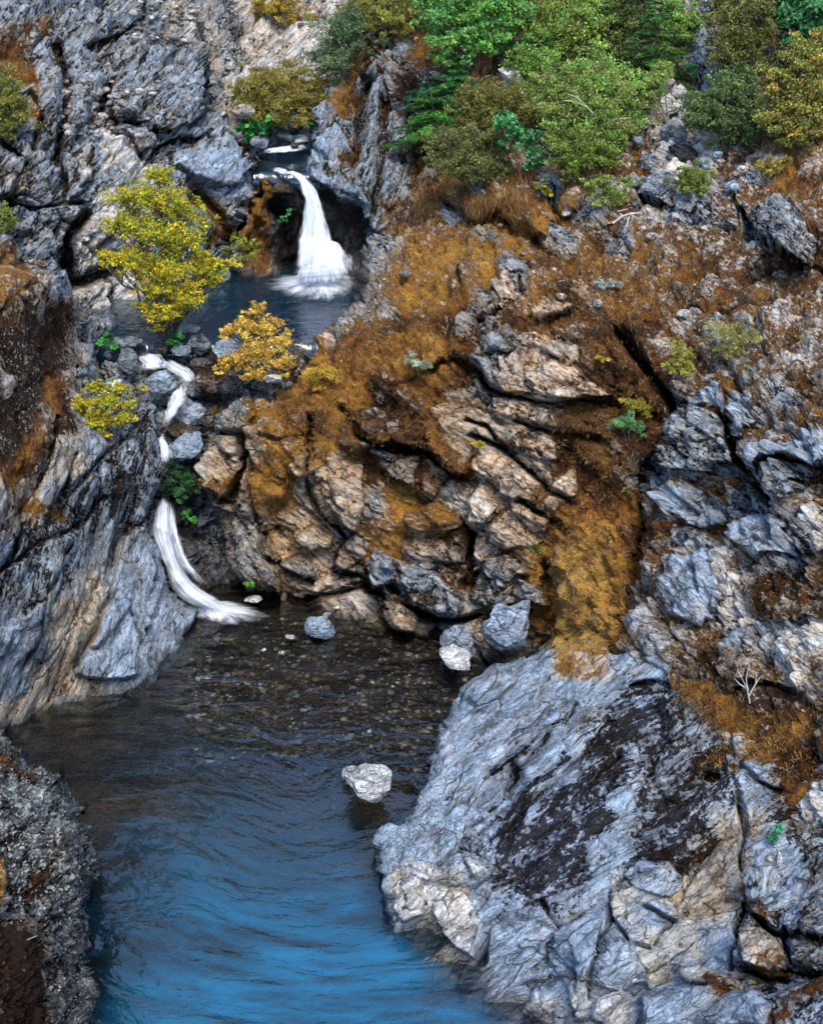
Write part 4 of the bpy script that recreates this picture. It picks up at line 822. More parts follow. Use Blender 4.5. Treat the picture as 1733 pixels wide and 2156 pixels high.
fall('strand', [(352, 1050, 20.4), (350, 1090, 20.1), (358, 1130, 19.9), (372, 1175, 19.75), (392, 1215, 19.6), (430, 1245, 19.5)], [(366, 1046, 20.4), (374, 1090, 20.1), (382, 1130, 19.9), (392, 1170, 19.75), (418, 1208, 19.6), (462, 1238, 19.5)], .10, w, ns=80, head=.2, tail=.3, dens=.8, edge=.5, seed=21)
fall('chute', [(345, 1050, 20.35), (333, 1085, 20.0), (330, 1130, 19.75), (350, 1170, 19.65), (362, 1215, 19.5), (385, 1258, 19.4), (440, 1285, 19.4)], [(358, 1052, 20.4), (360, 1085, 20.1), (362, 1130, 19.95), (375, 1170, 19.9), (392, 1215, 19.8), (430, 1246, 19.7), (490, 1274, 19.6)], .18, w, ns=80, head=.1, tail=.12, dens=1.0, edge=.5, seed=9, jagk=.5)
foam('foam', [(365, 1262), (420, 1262), (480, 1262), (540, 1276), (580, 1298), (520, 1318), (460, 1318), (405, 1302)], Z0, w, 1.3, 4, .12, core=(450, 1285))
def small(name, L, R_, b, label, **k):
    k['dens'] = .95; k['edge'] = .5; k['head'] = .25; k['tail'] = .3; o = fall(name, L, R_, b, None, ns=36, nt=16, **k); tag(o, label, 'cascade'); return o
small('cascade', [(290, 742, 22.3), (288, 766, 22.0), (300, 788, 21.7)], [(338, 738, 22.3), (352, 758, 22.0), (364, 778, 21.7)], .07, 'small white cascade between dark boulders below the yellow green tree', head=.1, tail=.1, edge=.3, seed=11)
small('cascade', [(330, 764, 21.9), (358, 782, 21.6), (385, 802, 21.4), (392, 822, 21.2)], [(346, 752, 21.9), (378, 762, 21.7), (412, 778, 21.5), (420, 800, 21.3)], .06, 'thin rill running right over the wet ledge', head=.2, tail=.3, edge=.4, seed=12, dens=.8)
small('cascade', [(368, 808, 21.2), (354, 838, 20.9), (346, 866, 20.7), (338, 900, 20.5)], [(392, 806, 21.2), (404, 832, 20.9), (382, 862, 20.7), (352, 900, 20.5)], .09, 'forked white spout above the rounded boulder in the cleft', head=.15, tail=.15, edge=.3, seed=13, dens=1.05)
small('cascade', [(335, 905, 20.4), (333, 935, 20.2), (333, 958, 20.05), (337, 985, 19.95)], [(345, 905, 20.4), (352, 935, 20.2), (368, 950, 20.1), (356, 980, 20.0)], .08, 'short white spill halfway down the cleft', head=.15, tail=.05, edge=.25, seed=14, dens=1.1)
small('cascade', [(222, 802, 21.9), (216, 812, 21.6), (214, 822, 21.4)], [(262, 792, 21.9), (264, 804, 21.6), (258, 814, 21.4)], .08, 'little white spill half hidden behind the yellow shrub on the slab', head=.1, tail=.2, edge=.3, seed=15)
small('cascade', [(545, 313, 29.75), (548, 319, 29.6), (552, 326, 29.4)], [(652, 300, 30.0), (652, 309, 29.75), (648, 320, 29.5)], .06, 'broad frothy riffle where the stream comes round the far bend', head=.15, tail=.15, edge=.2, seed=16, dens=.95)
small('cascade', [(628, 278, 30.9), (612, 290, 30.6), (594, 304, 30.2)], [(655, 282, 30.9), (653, 293, 30.6), (644, 305, 30.2)], .07, 'highest white cascade beside the dark stones', head=.1, tail=.15, edge=.2, seed=17)
small('cascade', [(566, 358, 28.5), (585, 366, 28.2), (608, 370, 28.0)], [(576, 349, 28.7), (604, 354, 28.4), (628, 362, 28.1)], .06, 'smooth lip of water sliding towards the upper waterfall', head=.2, tail=.1, edge=.3, seed=18, dens=.85)

# ------------------------------------------------------------------ boulders
def boulder(name, label, cat, u, v, Y, w, hh, key='B', rot=0, depth=.8, sub=5, seed=1, group=None, planes=13, mat='iso', wet=0, top=None, cov=None, rough=1.0, z=None):
    r = np.random.default_rng(seed)
    c = W(u, v, Y); k = (Y/cp)/FL*.98
    rx, rz = w/2*k, hh/2*k; ry = max(rx, rz)*depth
    bm = bmesh.new(); bmesh.ops.create_icosphere(bm, subdivisions=sub, radius=1); me = bpy.data.meshes.new('t'); bm.to_mesh(me); bm.free()
    n = len(me.vertices); p = np.empty(n*3, np.float32); me.vertices.foreach_get('co', p); p = p.reshape(-1, 3).astype(float)
    f = np.empty(len(me.polygons)*3, np.int32); me.polygons.foreach_get('vertices', f); f = f.reshape(-1, 3); bpy.data.meshes.remove(me)
    nrm = p.copy()
    for _ in range(planes):
        a = r.normal(size=3); a /= np.linalg.norm(a); h = r.uniform(.50, .82); d = p@a; p -= np.outer(np.clip(d-h, 0, None)*.93, a)
    p /= np.abs(p).max(0)
    size = max(rx, rz)
    val, e = facets(p+seed*3.1, .75, seed); p += nrm*(val*.13*rough-.03*np.exp(-(e/.06)**2))[:, None]
    p += nrm*(.05*rough*fbm(p+seed, 3, 4, seed))[:, None]
    p *= (rx, ry, rz)
    a = math.radians(rot); x, zc = p[:, 0].copy(), p[:, 2].copy(); p[:, 0] = x*math.cos(a)-zc*math.sin(a); p[:, 2] = x*math.sin(a)+zc*math.cos(a)
    p += c + (0, ry*.5, 0)
    K = np.tile(np.array(KEY[key]), (n, 1))
    if cov: K[:, 3:6] = cov
    wt = np.full(n, float(wet))
    if z is not None: wt = np.maximum(wt, np.clip((z+.09-p[:, 2])/.06, 0, 1))
    o = mesh_obj(name, p, f, MR[mat], attrs={'tint': K[:, :3], 'cov': K[:, 3:6], 'aux': np.stack([K[:, 6], wt, wt], -1)})
    tag(o, label, cat, group)
    me = o.data; base = Vector((c[0], c[1], float(p[:, 2].min()))); me.transform(Matrix.Translation(-base)); o.location = base
    return o
B_ = boulder
B_('boulder', 'smooth blue grey boulder standing in the shallow water below the cliff', 'boulder', 675, 1328, Yz(1345, 0), 74, 58, 'B', seed=3, z=0, cov=(.0, .05, .2), planes=10, rough=.6)
B_('boulder', 'jagged white boulder in the pool beside the big outcrop', 'boulder', 782, 1666, Yz(1704, 0), 140, 126, 'P', seed=23, z=0, cov=(0, .06, .4), planes=15, sub=6, rot=-12)
B_('stone', 'pale stone leaning against the left side of the jagged white boulder', 'stone', 738, 1636, Yz(1652, 0), 52, 40, 'P', rot=35, seed=5, z=0, cov=(0, .06, .4), sub=4)
B_('boulder', 'large rounded blue grey boulder wedged at the cliff foot by the pool', 'boulder', 1068, 1322, 16.95, 132, 136, 'B', rot=20, seed=11, cov=(.05, .30, .15), sub=6, planes=11)
B_('boulder', 'dark boulder with a pale wave washed base at the edge of the pool', 'boulder', 972, 1362, 17.35, 96, 104, 'G', rot=-35, seed=13, cov=(.0, .3, .2), sub=6, planes=12, z=0)
B_('boulder', 'pale knobbly rock at the water edge below the wedged boulders', 'boulder', 962, 1394, 17.0, 92, 50, 'P', rot=-22, seed=14, cov=(.0, .1, .2), sub=5, z=0)
B_('boulder', 'rounded grey boulder with a mossy underside in the cleft beside the spout', 'boulder', 388, 872, 21.0, 88, 74, 'B', rot=35, seed=15, cov=(.2, .15, .2), wet=.15)
B_('boulder', 'dark mossy boulder under the rounded grey one in the cleft', 'boulder', 382, 912, 20.9, 74, 56, 'D', rot=30, seed=16, cov=(.4, .4, 0))
B_('boulder', 'smooth sloping grey slab jammed across the cleft', 'boulder', 392, 952, 20.45, 110, 60, 'B', rot=35, seed=17, cov=(.0, .1, .1), wet=.1, planes=9)
B_('boulder', 'grey boulder between the two small cascades', 'boulder', 338, 812, 21.5, 80, 46, 'B', rot=25, seed=18, cov=(.0, .25, .2), wet=.15)
B_('boulder', 'round wet boulder left of the small white cascade', 'boulder', 264, 764, 22.2, 56, 52, 'G', seed=19, wet=.55, cov=(0, .3, .1))
B_('boulder', 'flat dark boulder at the left end of the upper pool outlet', 'boulder', 262, 730, 22.6, 74, 38, 'G', seed=20, wet=.5, cov=(.1, .4, .1))
B_('boulder', 'slab of dark rock under the yellow green tree', 'boulder', 382, 698, 23.4, 74, 24, 'T', seed=21, wet=.2, cov=(.1, .3, .1), depth=.6)
B_('boulder', 'rounded dark boulder in the outlet below the tree', 'boulder', 420, 728, 22.7, 54, 44, 'G', seed=22, wet=.6, cov=(0, .4, .1))
B_('boulder', 'low wet boulder with blue sheen in the outlet', 'boulder', 384, 744, 22.4, 52, 30, 'B', seed=23, wet=.5, cov=(0, .2, .1))
B_('boulder', 'small dark boulder above the small white cascade', 'boulder', 340, 734, 22.7, 44, 30, 'D', seed=24)
B_('boulder', 'thin dark boulder at the right of the thin rill', 'boulder', 424, 768, 22.1, 48, 24, 'D', seed=25, cov=(.1, .3, 0))
B_('boulder', 'pale boulder half hidden behind the orange yellow shrub', 'boulder', 486, 742, 22.3, 76, 52, 'B', seed=26, cov=(0, .05, .1), planes=9)
B_('boulder', 'brown mossy boulder right of the forked spout', 'boulder', 440, 806, 21.6, 70, 48, 'R', seed=27, cov=(.7, .3, 0))
B_('stone', 'dark round stone at the foot of the orange yellow shrub', 'stone', 600, 812, 21.2, 34, 26, 'D', seed=28, sub=4)
B_('stone', 'pale stone just left of the dark round stone', 'stone', 572, 800, 21.2, 44, 22, 'P', seed=29, sub=4)
B_('boulder', 'dark stone splitting the stream below the far bend', 'boulder', 600, 290, 30.3, 44, 22, 'G', seed=30, wet=.6, sub=4, cov=(0, .3, .1))
B_('stone', 'grey stone at the bank by the far bend', 'stone', 606, 270, 30.9, 44, 20, 'B', seed=31, sub=4, wet=.2)
B_('stone', 'small black stone in the middle of the far riffle', 'stone', 621, 308, 29.6, 20, 12, 'D', seed=32, sub=4)
B_('stone', 'black stone at the lip of the upper waterfall', 'stone', 614, 354, 28.1, 24, 14, 'D', seed=33, sub=4)
B_('boulder', 'blue wet boulder at the left bank of the stream', 'boulder', 548, 302, 29.6, 40, 24, 'B', seed=34, sub=4, wet=.4)
B_('boulder', 'cracked mossy boulder under the willow left of the stream', 'boulder', 508, 236, 29.6, 50, 36, 'M', seed=35, cov=(.45, .3, .3))
B_('boulder', 'banded rock with a dark underside at the right edge of the outcrop', 'boulder', 1606, 1870, float(hit(1606, 1870, ['b'])[0][1])-.34, 108, 104, 'G', rot=-10, seed=36, cov=(.1, .45, .5), sub=6, mat='steep')
B_('stone', 'grey blue cobble resting on the banded rock', 'stone', 1600, 1818, float(hit(1600, 1818, ['b'])[0][1])-.46, 26, 26, 'B', seed=37, sub=4, cov=(0, 0, 0), planes=4, rough=.4)
B_('stone', 'tan round cobble resting on the banded rock', 'stone', 1622, 1810, float(hit(1622, 1810, ['b'])[0][1])-.46, 18, 22, 'T', seed=38, sub=4, cov=(0, 0, 0), planes=3, rough=.3)
B_('stone', 'slim upright pale stone beside the tan cobble', 'stone', 1640, 1814, float(hit(1640, 1814, ['b'])[0][1])-.44, 15, 46, 'P', seed=39, sub=4, cov=(0, 0, .1), planes=4, rough=.4)
B_('stone', 'white triangular stone at the top of the shallow spit', 'stone', 708, 1282, Yz(1288, 0), 24, 16, 'P', seed=40, sub=4, z=0, cov=(0, 0, .2))
B_('stone', 'low white stone in front of the triangular one', 'stone', 690, 1297, Yz(1300, 0), 22, 12, 'P', seed=41, sub=4, z=0, cov=(0, 0, .2))
B_('stone', 'flat pale stone left of the blue grey boulder in the shallows', 'stone', 611, 1343, Yz(1345, 0)-.05, 26, 9, 'P', seed=42, sub=4, z=0, cov=(0, 0, .2))
B_('stone', 'small white stone nearer the viewer in the shallows', 'stone', 592, 1376, Yz(1378, 0)-.05, 18, 8, 'P', seed=43, sub=4, z=0, cov=(0, 0, .2))
B_('stone', 'small white stone behind the other shallows stones', 'stone', 556, 1369, Yz(1371, 0)-.05, 14, 9, 'P', seed=44, sub=4, z=0, cov=(0, 0, .2))
B_('stone', 'thin white rock rim at the water below the cliff', 'stone', 530, 1266, Yz(1270, 0)-.1, 46, 10, 'P', seed=45, sub=4, z=0, cov=(0, 0, .2))
up = [(1430, 192, 34, 26, 'P', 'rounded pale boulder highest in the boulder chute'), (1400, 233, 74, 26, 'P', 'long bleached slab in the boulder chute'), (1420, 282, 58, 52, 'G', 'tall grey boulder below the bleached slab'), (1440, 325, 66, 40, 'D', 'dark hollow faced boulder in the boulder chute'),
      (1368, 345, 40, 54, 'G', 'upright grey boulder left of the dark one'), (1390, 395, 84, 50, 'G', 'sloping boulder at the foot of the boulder chute'), (1460, 210, 40, 26, 'B', 'blue grey boulder on the right of the chute'), (1372, 205, 28, 26, 'P', 'small white boulder on the left of the chute'),
      (1395, 175, 50, 34, 'M', 'brown mottled boulder above the bleached slab'), (1500, 15, 52, 56, 'B', 'tall blue grey rock standing at the top edge'), (1475, 85, 50, 60, 'G', 'dark grey lichened rock under the tall one'), (1087, 163, 72, 48, 'P', 'pale cracked rock between the green tree and the oak bush'),
      (1135, 140, 42, 40, 'G', 'dark grey rock behind the pale cracked one'), (1360, 262, 26, 16, 'P', 'small pale stone left of the tall grey boulder'), (1565, 357, 24, 14, 'P', 'small white stone lying on the dry grass'), (1480, 345, 36, 22, 'G', 'grey stone right of the hollow faced boulder'),
      (1510, 330, 26, 18, 'B', 'bluish stone near the right hand bush'), (1585, 375, 34, 28, 'G', 'dark lichened stone on the right slope'), (1345, 300, 30, 24, 'G', 'grey stone beside the lower oak bush'), (1545, 395, 40, 28, 'B', 'blue grey stone above the undercut slab'),
      (1636, 338, 34, 20, 'B', 'flat grey stone near the right edge grass'), (1425, 150, 32, 30, 'G', 'brownish rock under the green seedling')]
for k, (u, v, w_, h_, key, lab) in enumerate(up):
    p_, _n = hit(u, v, ['c']); B_('boulder' if w_ > 35 else 'stone', lab, 'boulder' if w_ > 35 else 'stone', u, v, p_[1]-.05, w_, h_, key, rot=(k*37 % 50)-25, seed=60+k, sub=4 if w_ < 40 else 5)

# loose stones: scree, river gravel, rubble on the slope
def rubble(name, centres, radii, tints, label=None, flat=.6, seed=0, cov=(0, .1, .1)):
    r = np.random.default_rng(seed)
    bm = bmesh.new(); bmesh.ops.create_icosphere(bm, subdivisions=2, radius=1); bm.verts.ensure_lookup_table()
    v = np.array([x.co[:] for x in bm.verts]); f = np.array([[q.index for q in x.verts] for x in bm.faces]); bm.free()
    cos, fs, ts = [], [], []
    for k, (c, rad, t) in enumerate(zip(centres, radii, tints)):
        p = v.copy()
        for _ in range(5):
            a = r.normal(size=3); a /= np.linalg.norm(a); d = p@a; p -= np.outer(np.clip(d-r.uniform(.55, .85), 0, None), a)
        s = rad*np.array([r.uniform(.8, 1.4), r.uniform(.7, 1.1), flat*r.uniform(.6, 1.1)]); p *= s
        a = r.uniform(0, 6.28); R_ = np.array([[math.cos(a), -math.sin(a), 0], [math.sin(a), math.cos(a), 0], [0, 0, 1]]); p = p@R_.T + c
        cos.append(p); fs.append(f+k*len(v)); ts.append(np.tile(t, (len(v), 1)))
    co = np.vstack(cos); n = len(co)
    o = mesh_obj(name, co, np.vstack(fs), MR['iso'], attrs={'tint': np.vstack(ts), 'cov': np.tile(cov, (n, 1)), 'aux': np.tile((.3, 0, 0), (n, 1))})
    return tag(o, label, kind='stuff')
r = np.random.default_rng(5)
cs, rs, ts = [], [], []
pal = np.array([(.18, .13, .08), (.24, .19, .14), (.33, .22, .11), (.13, .11, .09), (.26, .28, .29), (.60, .57, .50)])
while len(cs) < 3600:
    u = r.uniform(400, 1000); v = 1290+r.beta(1.6, 2.2)*420
    if v > 1640 and u < 700: continue
    z = bedz(np.array([u]), np.array([v]))[0]; rad = .012+.062*r.random()**4
    cs.append(W(u, v, Yz(v, z+.02))); rs.append(rad); ts.append(pal[min(5, int(r.random()**1.3*6))]*r.uniform(.4, 1.0))
rubble('river_gravel', cs, rs, ts, 'pebbles on the bed of the clear shallow pool', seed=1, cov=(0, .0, .0), flat=.5)
def scatter(key, n, cond, seed):
    s = SH[key]; rr = np.random.default_rng(seed); m = np.where(cond(s) & s['ins'])[0]; return s, rr.choice(m, n)
cs, rs, ts = [], [], []
for key, n, cond in (('h', 1500, lambda s: (s['v'] > -20) & (s['u'] < 560) | (s['v'] < 60)), ('g', 900, lambda s: (s['u'] > 280) & (s['v'] < 90) | (abs(s['u']-250) < 120) & (abs(s['v']-230) < 60)), ('c', 250, lambda s: (s['v'] < 470) & (s['v'] > -20) & (abs(s['u']-1420) < 170)), ('c', 350, lambda s: (s['v'] < 720) & (s['v'] > 0))):
    s, ix = scatter(key, n, cond, len(cs))
    for j in ix: cs.append(s['co'][j]); rs.append(.02+.13*r.random()**4); ts.append(np.array((.34, .33, .32))*r.uniform(.3, 1.3))
rubble('scree', cs, rs, ts, 'loose angular stones on the slopes', seed=2, cov=(.25, .35, .35))

# ------------------------------------------------------------------ plants
def tube(co, fs, pts, r0, r1, k=6):
    pts = [np.array(p, float) for p in pts]; base = len(co); n = len(pts)
    for i, p in enumerate(pts):
        d = pts[min(i+1, n-1)]-pts[max(i-1, 0)]; d /= np.linalg.norm(d)+1e-9
        a = np.cross(d, (0, 0, 1.)) if abs(d[2]) < .9 else np.cross(d, (1., 0, 0)); a /= np.linalg.norm(a); b = np.cross(d, a); rr = r0+(r1-r0)*i/(n-1)
        for j in range(k):
            t = 2*PI*j/k; co.append(p+rr*(math.cos(t)*a+math.sin(t)*b))
    for i in range(n-1):
        for j in range(k):
            fs.append((base+i*k+j, base+i*k+(j+1) % k, base+(i+1)*k+(j+1) % k, base+(i+1)*k+j))
def limb(a, b, rr, wob=.08, n=6, sag=.0):
    L = np.linalg.norm(b-a); return [a+(b-a)*t + (rr.normal(size=3)*wob*L*math.sin(PI*t) + np.array([0, 0, sag*L*math.sin(PI*t)])) for t in np.linspace(0, 1, n)]
def leaves(P, Nrm, size, tints, aspect=2.0, rr=None):
    n = len(P); a = rr.normal(size=(n, 3)); a -= (a*Nrm).sum(1)[:, None]*Nrm; a /= np.linalg.norm(a, axis=1)[:, None]; b = np.cross(Nrm, a)
    s = size[:, None]; a = a*s*.5*aspect**.5; b = b*s*.5/aspect**.5
    cup = Nrm*s*.12
    co = np.stack([P-a, P-b*1.0+cup, P+a, P+b*1.0+cup], 1).reshape(-1, 3); f = np.arange(4*n).reshape(n, 4)
    return co, f, np.repeat(tints, 4, 0)
def pick(pal, n, rr, jit=.25):
    pal = np.array(pal, float); i = rr.integers(0, len(pal), n); return pal[i]*(1+jit*rr.normal(size=(n, 1)))*np.clip(1+.08*rr.normal(size=(n, 3)), .7, 1.3)
def plant(name, label, cat, base, Y, blobs, n, leaf, pal, seed=1, bark=None, trunk=.05, group=None, clump=.30, stems=1, aspect=2., pal2=None, twigs=2, zflat=.75, keys=('c',), density=1, up=.6, bare=0, spread=1.38):
    """base: where it roots (u, v); blobs: (u, v, radius, nearer/farther) of its leaf masses"""
    rr = np.random.default_rng(seed)
    if Y is None: p0, _ = hit(base[0], base[1], keys); p0 = p0.copy()
    else: p0 = W(base[0], base[1], Y)
    t = empty(name, tuple(p0), label, cat, group); Y0 = p0[1]
    co, fs = [], []; P, tt = [], []
    if spread > 1.1: n = int(n*1.35); leaf *= .84; density *= .38; clump *= .86
    n = int(n*1.35); tot = sum(b[2]**2 for b in blobs)*spread**2; root = p0-np.array([0, 0, .15]); crown_c = []
    for bi, (u, v, r_, dy) in enumerate(blobs):
        r_ *= spread
        c = W(u, v, Y0+dy); k = (Y0+dy)/cp/FL; R_ = r_*k; crown_c.append(c)
        nl = int(n*r_*r_/tot); ncl = max(6, int(nl/26*density)); 
        d = rr.normal(size=(ncl, 3)); d /= np.linalg.norm(d, axis=1)[:, None]; cc = c + d*np.clip(np.abs(.66+.30*rr.normal(size=(ncl, 1))), 0, 1.5)*R_*np.array([1, .9, zflat])
        w_ = rr.integers(0, ncl, nl); off = rr.normal(size=(nl, 3))*R_*clump*.85*np.array([.62, .62, .42])*rr.uniform(.5, 1.2, (ncl, 1))[w_]
        q = cc[w_]+off; P.append(q)
        base_t = pick(pal, nl, rr, .16)
        shade = (1+.30*rr.normal(size=ncl))[w_][:, None]; base_t = base_t*np.clip(shade, .5, 1.6)
        if pal2 is not None:
            sel = (rr.random(ncl) < pal2[1]*(1.9 if (v < base[1]-200 and pal is YEL) else 1))[w_]; base_t[sel] = pick(pal2[0], sel.sum(), rr, .15)
        tt.append(base_t)
        mid = root+(c-root)*.45+rr.normal(size=3)*.05*R_
        mid[2] = min(mid[2]+.05*R_, c[2])
        L1 = limb(root, mid, rr, .05, 5); L2 = limb(mid, c, rr, .07, 5)
        fr = trunk*max(.45, math.sqrt(r_*r_/tot)); tube(co, fs, L1, fr, fr*.6); tube(co, fs, L2, fr*.6, fr*.3, 5)
        for j in rr.choice(ncl, min(ncl, int(9*twigs)), replace=False):
            s0 = L2[rr.integers(1, 5)]; tube(co, fs, limb(s0, cc[j], rr, .08, 4), fr*.26, .003, 4)
    P = np.vstack(P); tt = np.vstack(tt)*(1.22 if spread > 1.1 else 1.0)
    Nn = rr.normal(size=P.shape)*.8+np.array([0, -.3, up]); Nn /= np.linalg.norm(Nn, axis=1)[:, None]
    sz = leaf*rr.uniform(.6, 1.35, len(P))
    a, f, tc = leaves(P, Nn, sz, np.clip(tt, .004, .9), aspect, rr)
    mesh_obj('crown', a, f, LEAF, parent=t, smooth=False, attrs={'tint': tc})
    mesh_obj('trunk' if trunk > .035 else 'stem', np.array(co), fs, bark or BARK, parent=t)
    return t
YEL = [(.62, .44, .02), (.50, .40, .03), (.36, .36, .03), (.72, .46, .02)]; YG = [(.26, .32, .03), (.40, .38, .03), (.16, .24, .03), (.55, .44, .02)]
ORG = [(.74, .44, .07), (.64, .38, .07), (.80, .54, .12), (.52, .30, .05), (.44, .34, .05)]
OLV = [(.15, .22, .04), (.22, .27, .045), (.09, .14, .03), (.28, .28, .05)]; GRN = [(.08, .24, .05), (.14, .32, .05), (.05, .16, .04), (.18, .30, .05)]
OAK = [(.20, .34, .06), (.14, .26, .05), (.28, .38, .08), (.08, .15, .035)]; TEAL = [(.06, .22, .07), (.09, .28, .09), (.04, .14, .05)]; FIRC = [(.05, .17, .04), (.08, .21, .04), (.04, .11, .03), (.16, .24, .04)]
plant('tree', 'yellow green alder leaning over the upper pool at the left', 'tree', (352, 712), 22.9,
      [(330, 370, 36, .3), (280, 415, 48, .1), (335, 420, 52, 0), (385, 440, 44, .3), (250, 470, 40, 0), (310, 480, 58, -.2), (385, 500, 56, 0), (430, 470, 26, .2), (225, 540, 34, -.1), (280, 550, 48, -.3), (345, 560, 58, -.3), (420, 560, 50, 0), (465, 560, 30, .2), (330, 610, 42, -.4), (395, 615, 44, -.3), (440, 590, 30, 0), (300, 645, 24, -.4), (350, 655, 42, -.5), (385, 645, 26, -.3), (330, 688, 18, -.5)],
      24000, .036, YEL, seed=11, trunk=.10, pal2=(YG, .42), clump=.22, zflat=.55, spread=.95)
plant('shrub', 'orange yellow shrub leaning over the rocks right of the cascades', 'shrub', (572, 812), 21.4, [(535, 655, 24, .2), (520, 690, 34, .1), (560, 690, 36, .2), (480, 700, 22, 0), (590, 720, 26, .2), (540, 740, 46, 0), (490, 760, 30, 0), (590, 760, 32, .1), (535, 785, 28, -.1), (470, 775, 18, -.1), (600, 790, 16, 0)],
      10000, .035, ORG, seed=12, trunk=.04, clump=.22, zflat=.6, spread=1.0)
plant('shrub', 'yellow green shrub growing from the crack in the left slab', 'shrub', (225, 930), 19.0, [(200, 815, 22, .2), (250, 815, 22, .2), (175, 850, 26, 0), (225, 845, 32, 0), (275, 850, 18, .1), (150, 885, 26, -.1), (205, 885, 34, -.1), (260, 880, 24, 0), (125, 898, 18, -.1), (305, 818, 12, .2), (220, 915, 16, -.1)],
      9000, .030, YEL, seed=13, trunk=.035, pal2=(YG, .6), clump=.22, zflat=.55, spread=1.0)
plant('willow_bush', 'rounded olive and rust willow bush above the upper stream', 'bush', (590, 255), 30.6, [(530, 185, 34, 0), (575, 175, 38, .2), (620, 185, 40, 0), (655, 195, 32, .2), (560, 215, 38, -.3), (605, 215, 40, -.3), (645, 225, 30, -.2), (515, 205, 26, -.1), (670, 175, 24, .3), (535, 230, 22, -.3)],
      13000, .05, [(.15, .17, .03), (.24, .18, .03), (.10, .13, .03), (.32, .17, .03)], seed=14, stems=6, aspect=4, clump=.25)
plant('willow_bush', 'dark blue green bush on the slope right of the willow', 'bush', (710, 170), None, [(700, 60, 34, .3), (725, 85, 38, 0), (690, 110, 30, 0), (705, 140, 28, -.2), (740, 50, 30, .3)], 6500, .05, [(.06, .11, .05), (.08, .13, .06), (.12, .15, .05)], seed=15, keys=('h', 'e'), aspect=3)
plant('bush', 'yellow green brush along the top edge above the dark rib', 'bush', (810, 90), None, [(760, 25, 30, .5), (800, 15, 34, .5), (840, 25, 34, .3), (880, 10, 34, .5), (820, 50, 26, 0), (770, -15, 30, 1)], 6500, .06, [(.20, .20, .04), (.28, .25, .05), (.14, .16, .04)], seed=16, keys=('e', 'c', 'h'), aspect=4)
plant('bush', 'low yellow and rust bush at the top edge of the pale back slope', 'bush', (585, 50), None, [(550, 8, 22, 0), (585, 14, 26, 0), (620, 25, 24, 0), (650, 38, 14, 0), (600, -10, 24, .3)], 3500, .055, [(.42, .26, .03), (.30, .22, .03), (.22, .19, .03)], seed=17, keys=('h',))
plant('bush', 'olive bush clinging to the wall at the left edge', 'bush', (10, 280), None, [(10, 175, 26, .1), (25, 205, 30, 0), (5, 225, 34, 0), (30, 240, 26, 0), (15, 265, 22, -.1), (-30, 210, 40, 0)], 6500, .045, [(.17, .18, .035), (.24, .22, .04), (.12, .13, .03)], seed=18, keys=('g',))
plant('bush', 'small olive bush low on the wall at the left edge', 'bush', (12, 480), None, [(8, 450, 22, 0), (22, 465, 16, 0), (-10, 465, 24, 0)], 1500, .04, OLV, seed=19, keys=('g',))
plant('fern_bush', 'dark green bush wedged in the cleft above the lower waterfall', 'bush', (385, 1045), 20.6, [(375, 990, 24, 0), (392, 1010, 22, 0), (370, 1020, 24, 0), (385, 1035, 18, -.1)], 3600, .035, [(.03, .10, .04), (.04, .13, .045), (.05, .09, .03)], seed=20, trunk=.02)
plant('tree', 'bright green madrone tree with tan branching trunks at the top', 'tree', (1003, 168), None, [(945, 20, 42, .2), (1000, -5, 50, .4), (1055, 15, 44, .3), (1080, 55, 34, .2), (960, 70, 38, -.1), (930, 60, 24, .1), (1010, 55, 44, 0), (1050, 85, 30, 0), (975, 105, 26, -.2), (950, 120, 20, -.1), (1000, -60, 60, .5), (915, -10, 34, .3), (1085, -20, 34, .4)],
      17000, .075, GRN, seed=21, bark=REDBARK, trunk=.09, clump=.27, pal2=([(.16, .30, .05), (.10, .27, .10)], .35), aspect=1.8)
plant('bush', 'olive oak bush at the top edge right of the green tree', 'bush', (1190, 125), None, [(1140, 30, 40, .3), (1190, 45, 42, 0), (1235, 50, 42, 0), (1210, 90, 32, -.2), (1165, 80, 36, -.1), (1260, 90, 24, 0), (1110, 60, 28, .2), (1190, -10, 50, .6), (1260, 0, 40, .6)], 13000, .055, OLV, seed=22, pal2=(OAK, .4))
plant('bush', 'dark olive brush filling the gap at the top centre right', 'bush', (1310, 110), None, [(1290, 10, 40, .5), (1330, 40, 36, .2), (1300, 80, 36, 0), (1345, -10, 40, .6), (1420, 10, 34, .8), (1290, 120, 26, 0)], 9000, .055, [(.05, .09, .02), (.08, .12, .03), (.12, .13, .03)], seed=23)
plant('bush', 'broad sage green oak bush with bare grey twigs, largest on the slope', 'bush', (1240, 312), None, [(1190, 150, 32, .1), (1240, 160, 40, .2), (1290, 170, 40, .1), (1335, 205, 34, .1), (1170, 190, 36, 0), (1220, 200, 44, -.2), (1275, 215, 44, -.3), (1320, 240, 38, -.2), (1350, 260, 22, 0), (1180, 235, 36, -.3), (1235, 250, 38, -.4), (1290, 265, 34, -.4), (1150, 215, 26, 0), (1195, 275, 24, -.3), (1245, 130, 26, .3)],
      22000, .046, OAK, seed=24, pal2=([(.20, .24, .07), (.26, .24, .06)], .3), trunk=.09)
plant('bush', 'olive brown oak bush left of the broad sage green one', 'bush', (1050, 285), None, [(990, 215, 34, 0), (1030, 205, 38, 0), (1075, 210, 36, .1), (1110, 225, 32, .1), (1000, 250, 30, -.2), (1045, 250, 36, -.2), (1090, 262, 30, -.1), (1125, 250, 24, 0)], 11000, .046, [(.15, .15, .03), (.10, .11, .025), (.22, .18, .035), (.08, .09, .02)], seed=25)
